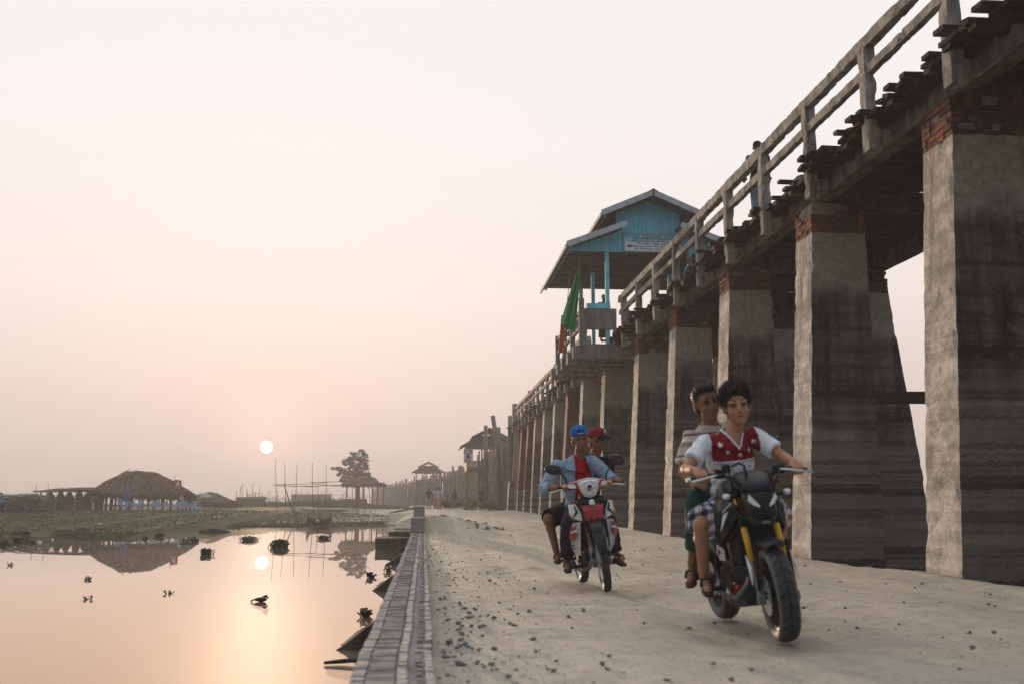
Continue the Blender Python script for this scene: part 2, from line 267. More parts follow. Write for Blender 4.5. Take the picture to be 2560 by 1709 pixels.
MT = dict(
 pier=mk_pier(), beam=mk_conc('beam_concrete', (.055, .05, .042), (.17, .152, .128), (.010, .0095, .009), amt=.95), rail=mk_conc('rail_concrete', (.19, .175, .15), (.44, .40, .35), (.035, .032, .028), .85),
 slab=mk_conc('slab_concrete', (.16, .15, .14), (.30, .285, .265), amt=.55), brick=mk_brick('pier_brick'),
 bricka=mk_conc('brick_orange', (.17, .06, .036), (.31, .115, .065), (.05, .035, .028), .6), brickb=mk_conc('brick_dull_red', (.09, .04, .028), (.18, .075, .05), (.03, .024, .02), .7), brickc=mk_conc('brick_shaded', (.05, .03, .024), (.12, .06, .042), (.02, .017, .015), .6), capm=mk_conc('cap_mortar', (.20, .18, .155), (.38, .345, .30), (.05, .045, .04), .5),  # brickc is the darkened copy, shade painted in
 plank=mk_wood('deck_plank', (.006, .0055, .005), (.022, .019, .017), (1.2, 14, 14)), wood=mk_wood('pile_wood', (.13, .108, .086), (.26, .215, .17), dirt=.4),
 blue=mk_blue(), bluep=flat('blue_paint', (.16, .66, .82), .5, var=.25, sc=3), ceil=mk_wood('ceiling_board', (.055, .05, .048), (.12, .105, .095), (3, 9, 9), dirt=.5),
 tin=flat('tin_sheet', (.10, .10, .105), .6, .4, .2, .5, 3), fascia=flat('grey_paint', (.42, .45, .48), .6, var=.3, sc=4), darkwood=mk_wood('dark_wood', (.035, .028, .024), (.08, .06, .05), dirt=.3),
 road=mk_road(), ground=mk_ground(), water=mk_water(), thatch=mk_thatch('thatch'), thatchd=mk_thatch('dark_thatch', (.10, .068, .042), (.05, .034, .022)), straw=mk_thatch('straw', (.30, .215, .13), (.15, .10, .06)),
 bamboo=mk_wood('bamboo', (.16, .09, .05), (.30, .19, .11)), leafd=mk_leaf('tree_foliage', (.03, .035, .02), (.065, .07, .035)), hyac=mk_leaf('hyacinth_leaf', (.020, .034, .010), (.065, .095, .028), 6),
 grass=mk_leaf('grass_blade', (.055, .068, .026), (.125, .13, .056), .5), tall=mk_leaf('tall_grass', (.09, .095, .04), (.19, .175, .08), .5),
 mortar=mk_conc('kerb_mortar', (.27, .25, .235), (.42, .385, .36), (.12, .105, .09), .5),
 kb1=mk_conc('kerb_brick_dull', (.25, .225, .21), (.37, .335, .315), (.09, .08, .075), .5), kb2=mk_conc('kerb_brick_pale', (.32, .30, .28), (.44, .41, .385), (.18, .15, .14), .4), kb3=mk_conc('kerb_brick_dark', (.21, .195, .19), (.33, .31, .30), (.09, .08, .08), .4),
 stone=mk_conc('gravel_stone', (.13, .135, .145), (.27, .27, .27), (.07, .07, .08), .4), earth=mk_conc('earth', (.10, .08, .062), (.22, .18, .14), (.05, .04, .03), .5), moss=mk_conc('buttress_stone', (.055, .048, .038), (.15, .13, .10), (.02, .02, .014), .7),
 rubber=flat('tyre_rubber', (.022, .023, .026), .75, .3, sc=20), rubberd=flat('dusty_rubber', (.075, .072, .068), .9, .2, sc=8, var=.4), black=flat('black_paint', (.005, .0055, .007), .38, .22, sc=9, bump=.05, coat=.06), matt=flat('black_plastic', (.010, .0105, .012), .6, .2), gun=flat('gunmetal_paint', (.007, .0115, .0155), .42, .22, 0, bump=.05, coat=.04),
 yellow=flat('yellow_paint', (.72, .40, .025), .35, .5, var=.15), silver=flat('bare_metal', (.55, .55, .55), .3, .5, .9), grey=flat('grey_metal', (.16, .165, .17), .45, .4, .6), red=flat('red_paint', (.36, .012, .02), .25, .5, bump=.05, coat=.6, var=.3), white=flat('white_paint', (.72, .72, .73), .3, .5, bump=.05, coat=.5, var=.12),
 orange=flat('amber_lens', (.70, .30, .10), .2, .5), lens=flat('clear_lens', (.75, .77, .78), .12, .8, .25, var=.2, sc=60, bump=.1), mirror=flat('mirror_back', (.012, .013, .015), .3, .5), chrome=flat('chrome', (.7, .7, .72), .12, .5, 1.0, bump=0), engine=flat('engine_alloy', (.03, .03, .031), .5, .3, .4, var=.5), seatm=flat('seat_vinyl', (.014, .014, .016), .5, .3),
 skinA=mk_skin('skin_tan', (.43, .225, .14)), skinB=mk_skin('skin_brown', (.25, .128, .078)), skinC=mk_skin('skin_deep', (.25, .125, .075)), hair=flat('black_hair', (.008, .007, .007), .55, .3, sc=50, bump=.6), eyew=flat('eye_white_shaded', (.30, .27, .25), .3), iris=flat('iris_dark', (.012, .008, .006), .2), lip=flat('lip', (.20, .075, .06), .5), 
 wtee=mk_cloth('white_cotton', (.70, .72, .76), .12), rtee=mk_cloth('dark_red_cotton', (.22, .008, .018)), red2=mk_cloth('red_cotton', (.40, .012, .022)), plaid=mk_plaid(), stripe=mk_stripe(), lime=mk_cloth('lime_cotton', (.60, .66, .34), .12), green=mk_cloth('teal_cotton', (.014, .06, .05)), denim=mk_cloth('pale_denim', (.27, .36, .48), .22), navy=mk_cloth('navy_cotton', (.018, .02, .035)), purple=mk_cloth('dark_purple_cotton', (.022, .014, .032)), blackc=mk_cloth('black_cotton', (.012, .012, .014)), bluecap=mk_cloth('blue_cap', (.012, .15, .46)), redcap=mk_cloth('red_cap', (.20, .012, .022)), jeans=mk_cloth('blue_jeans', (.22, .33, .45)), tealc=mk_cloth('teal_print', (.03, .22, .30)), yellowc=mk_cloth('yellow_scarf', (.50, .38, .03)), pink=mk_cloth('dusty_pink_cotton', (.30, .14, .16)), brownc=mk_cloth('brown_cotton', (.09, .06, .045)), khaki=mk_cloth('khaki_cotton', (.40, .31, .22)), palebl=mk_cloth('pale_blue_cotton', (.42, .44, .50)), orangec=mk_cloth('faded_orange_cotton', (.50, .22, .13)), greyc=mk_cloth('grey_cotton', (.12, .12, .13)),
 chairb=flat('pale_blue_plastic', (.40, .52, .66), .4), flagg=mk_cloth('green_flag', (.035, .30, .085), .35), flago=mk_cloth('orange_flag', (.62, .15, .055), .3), banner=flat('banner_vinyl', (.62, .64, .76), .6, var=.08), bannerr=flat('red_banner', (.55, .05, .04), .6), ink=flat('dark_ink', (.05, .06, .10), .7), inkr=flat('red_ink', (.45, .10, .12), .7), paper=flat('white_print', (.74, .74, .74), .6), parasol=mk_cloth('purple_parasol', (.17, .11, .22)), sandal=flat('sandal_rubber', (.02, .017, .016), .7), brownl=flat('sandal_strap', (.07, .035, .02), .7),
)
# ------------------------------------------------------------------ mesh helpers
ROOTM = {}
def basis(d, up=V((0, 0, 1))):
    d = V(d).normalized()
    if abs(d.dot(up)) > .98: up = V((1, 0, 0))
    a = up.cross(d).normalized(); return a, d.cross(a).normalized(), d
class M:
    def __init__(s): s.v = []; s.f = []; s.mi = []; s.cur = 0
    def add(s, vs, fs):
        o = len(s.v); s.v += [V(v) for v in vs]
        for f in fs: s.f.append([i+o for i in f]); s.mi.append(s.cur)
        return s
    def m(s, i): s.cur = i; return s
    def hexa(s, p): return s.add(p, [(3, 2, 1, 0), (4, 5, 6, 7), (0, 1, 5, 4), (1, 2, 6, 5), (2, 3, 7, 6), (3, 0, 4, 7)])
    def box(s, c, d, R=None):
        c = V(c); h = [x/2 for x in d]; R = R or Matrix.Identity(3)
        return s.hexa([c + R @ V((x*h[0], y*h[1], z*h[2])) for z in (-1, 1) for x, y in ((-1, -1), (1, -1), (1, 1), (-1, 1))])
    def bb(s, a, b): return s.box([(a[i]+b[i])/2 for i in range(3)], [abs(b[i]-a[i]) for i in range(3)])
    def gbox(s, p, n=(3, 3, 8), amp=.02, freq=3.0, seed=0, chip=0):
        """a closed hexahedron with subdivided faces and worn, uneven surfaces"""
        nx, ny, nz = n; idx = {}; p = [V(q) for q in p]
        def P(i, j, k):
            if (i, j, k) in idx: return idx[i, j, k]
            u, v, w = i/nx, j/ny, k/nz
            b = p[0]*(1-u)*(1-v)+p[1]*u*(1-v)+p[2]*u*v+p[3]*(1-u)*v; t = p[4]*(1-u)*(1-v)+p[5]*u*(1-v)+p[6]*u*v+p[7]*(1-u)*v
            q = b*(1-w)+t*w; cen = ((p[0]+p[1]+p[2]+p[3])*(1-w)+(p[4]+p[5]+p[6]+p[7])*w)/4
            nv = noise.noise_vector(q*freq+V((seed, seed*1.7, 0))) + .5*noise.noise_vector(q*freq*2.7+V((seed, 0, 5)))
            q2 = q + nv*amp
            if chip and sum((i in (0, nx), j in (0, ny), k in (0, nz))) >= 2:
                h = noise.noise(q*freq*1.3+V((seed*3, 7, 1)))
                if h > .12: q2 += (cen-q).normalized()*chip*min(1, (h-.12)*3)
            idx[i, j, k] = len(s.v); s.v.append(q2); return idx[i, j, k]
        def F(*q): s.f.append(list(q)); s.mi.append(s.cur)
        for i in range(nx):
            for j in range(ny): F(P(i, j, 0), P(i, j+1, 0), P(i+1, j+1, 0), P(i+1, j, 0)); F(P(i, j, nz), P(i+1, j, nz), P(i+1, j+1, nz), P(i, j+1, nz))
        for i in range(nx):
            for k in range(nz): F(P(i, 0, k), P(i+1, 0, k), P(i+1, 0, k+1), P(i, 0, k+1)); F(P(i, ny, k), P(i, ny, k+1), P(i+1, ny, k+1), P(i+1, ny, k))
        for j in range(ny):
            for k in range(nz): F(P(0, j, k), P(0, j, k+1), P(0, j+1, k+1), P(0, j+1, k)); F(P(nx, j, k), P(nx, j+1, k), P(nx, j+1, k+1), P(nx, j, k+1))
        return s
    def gbb(s, a, b, n=(3, 3, 8), amp=.02, freq=3., seed=0, chip=0):
        (x0, y0, z0), (x1, y1, z1) = a, b
        return s.gbox([(x0, y0, z0), (x1, y0, z0), (x1, y1, z0), (x0, y1, z0), (x0, y0, z1), (x1, y0, z1), (x1, y1, z1), (x0, y1, z1)], n, amp, freq, seed, chip)
    def tube(s, pts, r, n=8, cap=True, flat=1.0):
        pts = [V(p) for p in pts]; rs = r if isinstance(r, (list, tuple)) else [r]*len(pts); o = len(s.v); u = None
        for i, p in enumerate(pts):
            d = (pts[min(i+1, len(pts)-1)]-pts[max(i-1, 0)]).normalized()
            if u is None: u, w, _ = basis(d)
            else:
                u = (u-d*u.dot(d)).normalized(); w = d.cross(u)
            for k in range(n):
                a = 2*PI*k/n; s.v.append(p+(u*math.cos(a)+w*math.sin(a)*flat)*rs[i])
        for i in range(len(pts)-1):
            for k in range(n):
                s.f.append([o+i*n+k, o+i*n+(k+1) % n, o+(i+1)*n+(k+1) % n, o+(i+1)*n+k]); s.mi.append(s.cur)
        if cap:
            s.f.append([o+k for k in range(n)][::-1]); s.f.append([o+(len(pts)-1)*n+k for k in range(n)]); s.mi += [s.cur]*2
        return s
    def ball(s, c, r, R=None, n=14, m=9):
        c = V(c); r = (r, r, r) if isinstance(r, (int, float)) else r; R = R or Matrix.Identity(3); o = len(s.v)
        s.v.append(c+R @ V((0, 0, -r[2])))
        for i in range(1, m):
            t = PI*i/m-PI/2
            for k in range(n):
                a = 2*PI*k/n; s.v.append(c+R @ V((r[0]*math.cos(t)*math.cos(a), r[1]*math.cos(t)*math.sin(a), r[2]*math.sin(t))))
        s.v.append(c+R @ V((0, 0, r[2]))); e = len(s.v)-1
        for k in range(n): s.f.append([o, o+1+(k+1) % n, o+1+k]); s.f.append([e, e-n+k, e-n+(k+1) % n]); s.mi += [s.cur]*2
        for i in range(m-2):
            for k in range(n): s.f.append([o+1+i*n+k, o+1+i*n+(k+1) % n, o+1+(i+1)*n+(k+1) % n, o+1+(i+1)*n+k]); s.mi.append(s.cur)
        return s
    def cap(s, a, b, ra, rb, n=12): s.tube([a, b], [ra, rb], n); s.ball(a, ra, n=n, m=8); s.ball(b, rb, n=n, m=8); return s
    def lathe(s, prof, c=(0, 0, 0), axis=(0, 0, 1), n=24, close=False):
        c = V(c); u, w, d = basis(axis); o = len(s.v); q = len(prof)
        for r, h in prof:
            for k in range(n):
                a = 2*PI*k/n; s.v.append(c+(u*math.cos(a)+w*math.sin(a))*r+d*h)
        for i in range(q if close else q-1):
            for k in range(n): j = (i+1) % q; s.f.append([o+i*n+k, o+i*n+(k+1) % n, o+j*n+(k+1) % n, o+j*n+k]); s.mi.append(s.cur)
        return s
    def prism(s, poly, ext):
        ext = V(ext); n = len(poly); vs = [V(p) for p in poly]+[V(p)+ext for p in poly]
        return s.add(vs, [list(range(n))[::-1], list(range(n, 2*n))]+[(i, (i+1) % n, (i+1) % n+n, i+n) for i in range(n)])
    def loft(s, secs, cap=True):
        """closed cross sections with equal point counts joined into one skin"""
        n = len(secs[0]); o = len(s.v)
        for q in secs: s.v += [V(p) for p in q]
        for i in range(len(secs)-1):
            for k in range(n): s.f.append([o+i*n+k, o+i*n+(k+1) % n, o+(i+1)*n+(k+1) % n, o+(i+1)*n+k]); s.mi.append(s.cur)
        if cap: s.f.append([o+k for k in range(n)][::-1]); s.f.append([o+(len(secs)-1)*n+k for k in range(n)]); s.mi += [s.cur]*2
        return s
    def sheet(s, rows, th=None):
        """a grid of points; th gives it real thickness along a vector"""
        nr, nc = len(rows), len(rows[0]); o = len(s.v)
        for r in rows: s.v += [V(p) for p in r]
        for i in range(nr-1):
            for j in range(nc-1): s.f.append([o+i*nc+j, o+i*nc+j+1, o+(i+1)*nc+j+1, o+(i+1)*nc+j]); s.mi.append(s.cur)
        if th is not None:
            th = V(th); p = len(s.v); N = nr*nc
            s.v += [s.v[o+i]+th for i in range(N)]
            for i in range(nr-1):
                for j in range(nc-1): s.f.append([p+i*nc+j, p+(i+1)*nc+j, p+(i+1)*nc+j+1, p+i*nc+j+1]); s.mi.append(s.cur)
            rim = [j for j in range(nc)]+[i*nc+nc-1 for i in range(1, nr)]+[(nr-1)*nc+j for j in range(nc-2, -1, -1)]+[i*nc for i in range(nr-2, 0, -1)]
            for a, b in zip(rim, rim[1:]+rim[:1]): s.f.append([o+a, p+a, p+b, o+b]); s.mi.append(s.cur)
        return s
    def build(s, name, mats, parent=None, smooth=False, bevel=0, world=True, fix=True, sub=0, wn=False):
        mats = mats if isinstance(mats, (list, tuple)) else [mats]
        me = bpy.data.meshes.new(name)
        vs = s.v
        if parent is not None and world and parent.name in ROOTM:
            inv = ROOTM[parent.name].inverted(); vs = [inv @ v for v in vs]
        me.from_pydata([tuple(v) for v in vs], [], s.f)
        for m in mats: me.materials.append(MT[m] if isinstance(m, str) else m)
        if len(mats) > 1: me.polygons.foreach_set('material_index', s.mi)
        if fix:
            b = bmesh.new(); b.from_mesh(me); bmesh.ops.recalc_face_normals(b, faces=b.faces); b.to_mesh(me); b.free()
        if smooth: me.polygons.foreach_set('use_smooth', [True]*len(me.polygons))
        o = bpy.data.objects.new(name, me); COL.objects.link(o)
        if parent is not None:
            o.parent = parent
            if parent.name in ROOTM: ROOTM[o.name] = ROOTM[parent.name]
        if bevel:
            md = o.modifiers.new('bevel', 'BEVEL'); md.width = bevel; md.segments = 2; md.limit_method = 'ANGLE'; md.angle_limit = math.radians(35)
            if smooth: md.harden_normals = False
        if sub:
            md = o.modifiers.new('sub', 'SUBSURF'); md.levels = sub; md.render_levels = sub
        me.update(); return o
def tag(o, label=None, cat=None, group=None, kind=None):
    if label: o['label'] = label
    if cat: o['category'] = cat
    if group: o['group'] = group
    if kind: o['kind'] = kind
    return o
def thing(name, loc, label, cat, group=None, rz=0, mat=None):
    o = bpy.data.objects.new(name, None); COL.objects.link(o); o.empty_display_size = .2
    mw = mat if mat is not None else (Matrix.Translation(V(loc)) @ Matrix.Rotation(rz, 4, 'Z'))
    o.matrix_world = mw; ROOTM[o.name] = mw
    return tag(o, label, cat, group)
def copy_tree(o, parent=None):
    c = o.copy(); COL.objects.link(c)
    if parent is not None: c.parent = parent
    for ch in list(o.children): copy_tree(ch, c)
    return c
def lerp(a, b, t): return a+(b-a)*t
def interp(x, pts):
    if x <= pts[0][0]: return pts[0][1]
    for (a, b), (c, d) in zip(pts, pts[1:]):
        if x <= c: return b+(d-b)*(x-a)/(c-a)
    return pts[-1][1]
def sstep(x, a, b):
    t = max(0, min(1, (x-a)/(b-a))); return t*t*(3-2*t)

# ------------------------------------------------------------------ the setting: ground, road, water
WZ = -.62
ROADZ = [(-10, 0), (14, 0), (25, .05), (35, .12), (50, .26), (72, .42), (90, .60), (110, .66), (200, .70), (400, .75)]
def roadz(y): return interp(y, ROADZ)
SHORE_PX = [(-500, 1352), (0, 1340), (110, 1334), (200, 1346), (300, 1345), (430, 1330), (500, 1318), (600, 1318), (750, 1316), (850, 1312), (1000, 1308)]
SHORE = [(onZ(x, y, WZ).x, onZ(x, y, WZ).y) for x, y in SHORE_PX]
SHORE = [(-400, 46)]+SHORE+[(-2.2, 74), (-1.6, 60)]
def shore(x): return interp(x, SHORE)
def bankz(d): return interp(d, [(-6, -1.5), (-1, -.80), (0, WZ), (1.5, -.53), (8, -.36), (22, -.06), (32, .16), (45, .32), (70, .55), (120, .62), (400, .7)])
def gz(x, y):
    n = .05*noise.noise(V((x*.35, y*.35, 0)))+.12*noise.noise(V((x*.06, y*.06, 3)))
    land = bankz(y-shore(x))+n*sstep(y-shore(x), 0, 8)+.35*noise.noise(V((x*.3, y*.3, 9)))*math.exp(-abs(y-shore(x))/2.5)*.25
    if x > -2.6:
        rd = roadz(y)-.25+.25*sstep(y, 66, 84)+n*sstep(y, 80, 100)
        left = lerp(land, rd, sstep(x, -2.6, -.35)) if y > 62 else lerp(-1.5, rd, sstep(x, -.75, -.25)) if y > 36.2 else lerp(-1.5, rd, sstep(x, -.30, -.05))
        if y > 74: left = lerp(max(land, .2), rd, sstep(x, -2.6, -.35))
        right = lerp(-.85, rd, sstep(y, 62, 82))+n
        return lerp(left, right, sstep(x, 5.2, 6.6))
    return land
xs = [-900, -600, -400, -300, -220]+[-180+4*i for i in range(20)]+[-100+2*i for i in range(42)]+[-16+.8*i for i in range(16)]+[-3.2+.25*i for i in range(60)]+[12+2*i for i in range(20)]+[55, 70, 100, 150, 220, 320, 500, 900]
ys = [-60, -30, -10]+[-5+1.2*i for i in range(115)]+[134+4*i for i in range(20)]+[220, 250, 300, 400, 600, 900, 1400, 2200]
g = M(); g.sheet([[(x, y, gz(x, y)) for x in xs] for y in ys])
tag(g.build('ground', 'ground', smooth=True, fix=False), kind='structure')

def roadedge(y): return interp(y, [(0, 6.45), (10, 6.28), (16, 6.08), (27, 6.35), (34, 6.5), (80, 6.5)])+.10*noise.noise(V((y*.7, 1, 0)))+.05*noise.noise(V((y*2.6, 4, 0)))
r = M(); rows = []
y = -6.0
while y < 86:
    e = roadedge(y); row = []
    for i in range(46):
        t = i/45; x = lerp(-.12, e, t)
        z = roadz(y)+.030*noise.noise(V((x*.9, y*.5, 0)))+.016*noise.noise(V((x*3.1, y*2.1, 2)))+.010*noise.noise(V((x*9, y*7, 1)))
        z -= .05*math.exp(-((x-2.0-.2*math.sin(y*.13))/.22)**2)+.05*math.exp(-((x-3.5-.2*math.sin(y*.11))/.22)**2)
        z += .05*sstep(t, .90, .97)-.02
        if y > 78: z -= .05*sstep(y, 78, 86)
        row.append((x, y, z))
    row.append((e+.05, y, roadz(y)-.12+.03*noise.noise(V((y*3, 0, 0))))); row.append((e+.10+.05*noise.noise(V((y*2, 5, 0))), y, roadz(y)-.95))
    rows.append(row); y += .12 if y < 16 else (.3 if y < 40 else .8)
r.sheet(rows); tag(r.build('road', 'road', smooth=True, fix=False), kind='structure')

w = M(); w.sheet([[(x, y, WZ) for x in (-900, -100, -20, -.2)] for y in (-60, 10, 40, 90)])
tag(w.build('water', 'water', fix=False), kind='structure')

# gravel: loose stones nobody could count
g = M()
def stone(m, p, r, sq=.6):
    R = Matrix.Rotation(rnd(0, 6.28), 3, 'Z') @ Matrix.Rotation(rnd(-.3, .3), 3, 'X'); vs = []; o = len(m.v)
    m.ball(p, (r*rnd(.8, 1.25), r*rnd(.7, 1), r*sq*rnd(.7, 1.2)), R, 6, 4)
    for i in range(o, len(m.v)): m.v[i] += V((rnd(-1, 1), rnd(-1, 1), rnd(-1, 1)))*r*.22
for i in range(3000):
    y = 3.2+(rnd(0, 1)**1.7)*26; c = random.random()
    x = rnd(.08, 6.2) if c < .7 else abs(random.gauss(0, .45))+.08
    if noise.noise(V((x*.9, y*.45, 2))) < -.12 and c < .7: continue
    r_ = .005+.020*random.random()**6
    if random.random() < .008: r_ *= 1.5
    g.cur = 0 if random.random() < .8 else 1
    stone(g, V((x, y, roadz(y)-.008+r_*.1)), r_, .5)
for i in range(80):
    y = rnd(3.6, 9); x = abs(random.gauss(0, .35))+.10
    stone(g, V((x, y, roadz(y)-.004)), .007+.022*random.random()**2, .45)
tag(g.build('gravel', ['stone', 'earth'], smooth=False, fix=False), kind='stuff')

# grass on the bank, as one mass
g = M()
def tuft(m, p, h, w, n=3):
    for k in range(n):
        a = rnd(0, 6.28); d = V((math.cos(a), math.sin(a), 0)); b = V(p)+V((rnd(-w, w), rnd(-w, w), -.02)); t = b+V((rnd(-.5, .5)*h, rnd(-.5, .5)*h, h*rnd(.7, 1.1)))
        o = len(m.v); m.v += [b-d*w*.35, b+d*w*.35, t]; m.f.append([o, o+1, o+2]); m.mi.append(m.cur)
for i in range(30000):
    x = rnd(-75, 0) if random.random() < .8 else rnd(-30, 0); d = rnd(-.3, 44) if random.random() < .7 else rnd(-.6, 3); y = shore(x)+d
    if y > 112: continue
    if x > -3 and y < 80: continue
    if x > -8 and y > 100: continue
    tuft(g, (x, y, gz(x, y)), rnd(.05, .16)*(1.4 if random.random() < .1 else 1), .09)
tag(g.build('grass', 'grass', fix=False), kind='stuff')
g = M()
for i in range(11000):
    x = rnd(-80, -2); y = rnd(124, 138)+4*noise.noise(V((x*.1, 0, 0)))
    h = (.45+.75*max(0, noise.noise(V((x*.12, 2, 1)))+.25))*interp(x, [(-60, .55), (-28, .6), (-18, 1.15), (-6, 1.1), (-2, .6)])
    if x < -26 and random.random() < .4: continue
    tuft(g, (x, y, gz(x, y)), h*rnd(.6, 1.2), .22)
tag(g.build('tall_grass', 'tall', fix=False), kind='stuff')
# ------------------------------------------------------------------ the brick kerb along the pond
KT = .08
root = thing('brick_kerb', (-.15, 15, 0), 'long low kerb wall of worn grey bricks between pond and dirt road', 'kerb')
m = M(); m.gbb((-.325, .6, -1.5), (.035, 29.3, KT-.022), (3, 120, 4), .012, 2.2, 1); m.build('kerb_core', 'kb1', root, fix=False)
m = M(); y = .62; i = 0
while y < 29.2:
    seg = math.floor(y/2.6); wv = .018*noise.noise(V((y*.8, 0, 0)))
    def brk(x0, x1, y0, y1, mi, up=0):
        m.cur = mi; z1 = KT+up+rnd(-.004, .003)+.006*noise.noise(V((x0*9, y0*3.1, 2))); j = lambda: rnd(-.004, .004)
        m.hexa([(x0+j(), y0+j(), KT-.06), (x1+j(), y0+j(), KT-.06), (x1+j(), y1+j(), KT-.06), (x0+j(), y1+j(), KT-.06), (x0+j()+.004, y0+.004, z1+j()*.6), (x1+j()-.004, y0+.004, z1+j()*.6), (x1+j()-.004, y1-.004, z1+j()*.6), (x0+j()+.004, y1-.004, z1+j()*.6)])
    st = .062
    brk(-.335+wv, -.265+wv, y, y+.06, 1 if random.random() < .75 else 0, -.004)
    brk(-.260+wv, -.125+wv, y+rnd(0, .01), y+st-.008, 2 if (noise.noise(V((y*.35, 0, 4))) > -.15 and random.random() < .85) else 0)
    if i % 2 == 0: brk(-.118+wv, -.068+wv, y, y+st*2-.006, 1, .003)
    if i % 2 == 0 and random.random() < .92: brk(-.028+wv, .012+wv, y, y+.052, 2 if random.random() < .4 else 0, -.002); brk(.016+wv, .062+wv, y-.004, y+st*2-.02, 1, -.004)
    y += st; i += 1
m.build('brick_course', ['kb1', 'kb2', 'kb3'], root)
m = M(); 
for (y0, y1, z0, z1, x0, x1) in ((29.0, 36.5, -1.5, .50, -.36, .03), (30.6, 36.0, .50, .83, -.30, .025)):
    m.gbb((x0, y0, z0), (x1, y1, z1), (3, 24, 8 if z0 < 0 else 3), .018, 2.5, 5, .03)
for k in range(5): m.gbb((-.345+rnd(-.02, .02), 28.97, .12+k*.08), (.035, 29.25, .18+k*.08), (4, 1, 1), .012, 6, k)
for k in range(4): m.gbb((-.29+rnd(-.02, .02), 30.57, .52+k*.08), (.03, 30.8, .58+k*.08), (4, 1, 1), .012, 6, k)
m.build('end_post', 'kb2', root, fix=False)
for (yy, xt) in ((11.1, -.89), (18.3, -.88), (25.9, -.97), (33.3, -.91)):
    m = M(); h = .46
    # a sloping masonry fin running down from the wall into the water
    m.gbox([(xt-.25, yy-.26, WZ-.25), (-.30, yy-.22, WZ-.25), (-.30, yy+.22, WZ-.25), (xt-.25, yy+.26, WZ-.25), (xt-.22, yy-.22, WZ-.16), (-.30, yy-.20, WZ+h-.05), (-.30, yy+.20, WZ+h-.05), (xt-.22, yy+.22, WZ-.16)], (8, 5, 4), .025, 3, yy, .02)
    m.build('buttress', 'moss', root, fix=False)
m = M(); m.gbb((-1.62, 34.6, WZ-.5), (-.34, 36.6, WZ+.36), (8, 8, 5), .02, 2, 3, .04); m.gbb((-1.25, 36.9, WZ-.5), (-.34, 38.2, WZ+.52), (6, 6, 5), .02, 2, 8, .04)
tag(m.build('landing_block', 'moss', root, fix=False), label='flat topped masonry block beyond the sloping buttresses')
m = M(); m.tube([(-.92, 9.9, WZ+.02), (-.75, 9.92, WZ+.03), (-.55, 9.9, WZ+.045), (-.28, 9.92, WZ+.05)], [.014, .022, .02, .024], 8)
tag(m.build('wooden_stake', 'darkwood', smooth=True), 'thin dark wooden stake poking from the kerb wall over the water', 'stake')
m = M()
for k in range(170):
    x = rnd(.1, 2.6)*rnd(.5, 1.0); y = rnd(31, 39); q = math.exp(-((x-.7)/1.1)**2)*sstep(y, 30, 35)*.28
    m.cur = random.randint(0, 1); stone(m, V((x, y, roadz(y)+q*rnd(.5, 1))), rnd(.03, .11))
m.cur = 2
m.sheet([[(lerp(-.3, 4.2, i/20), lerp(30, 41, j/24), roadz(lerp(30, 41, j/24))-.06+(.34*math.exp(-((lerp(-.3, 4.2, i/20)-.6)/1.2)**2)+.05)*math.sin(PI*j/24)**.8*(1+.5*noise.noise(V((i*.5, j*.5, 3))))) for i in range(21)] for j in range(25)])
tag(m.build('rubble_heap', ['earth', 'stone', 'road'], smooth=False, fix=False), 'dark heap of earth and rubble behind the end of the brick kerb', 'rubble')

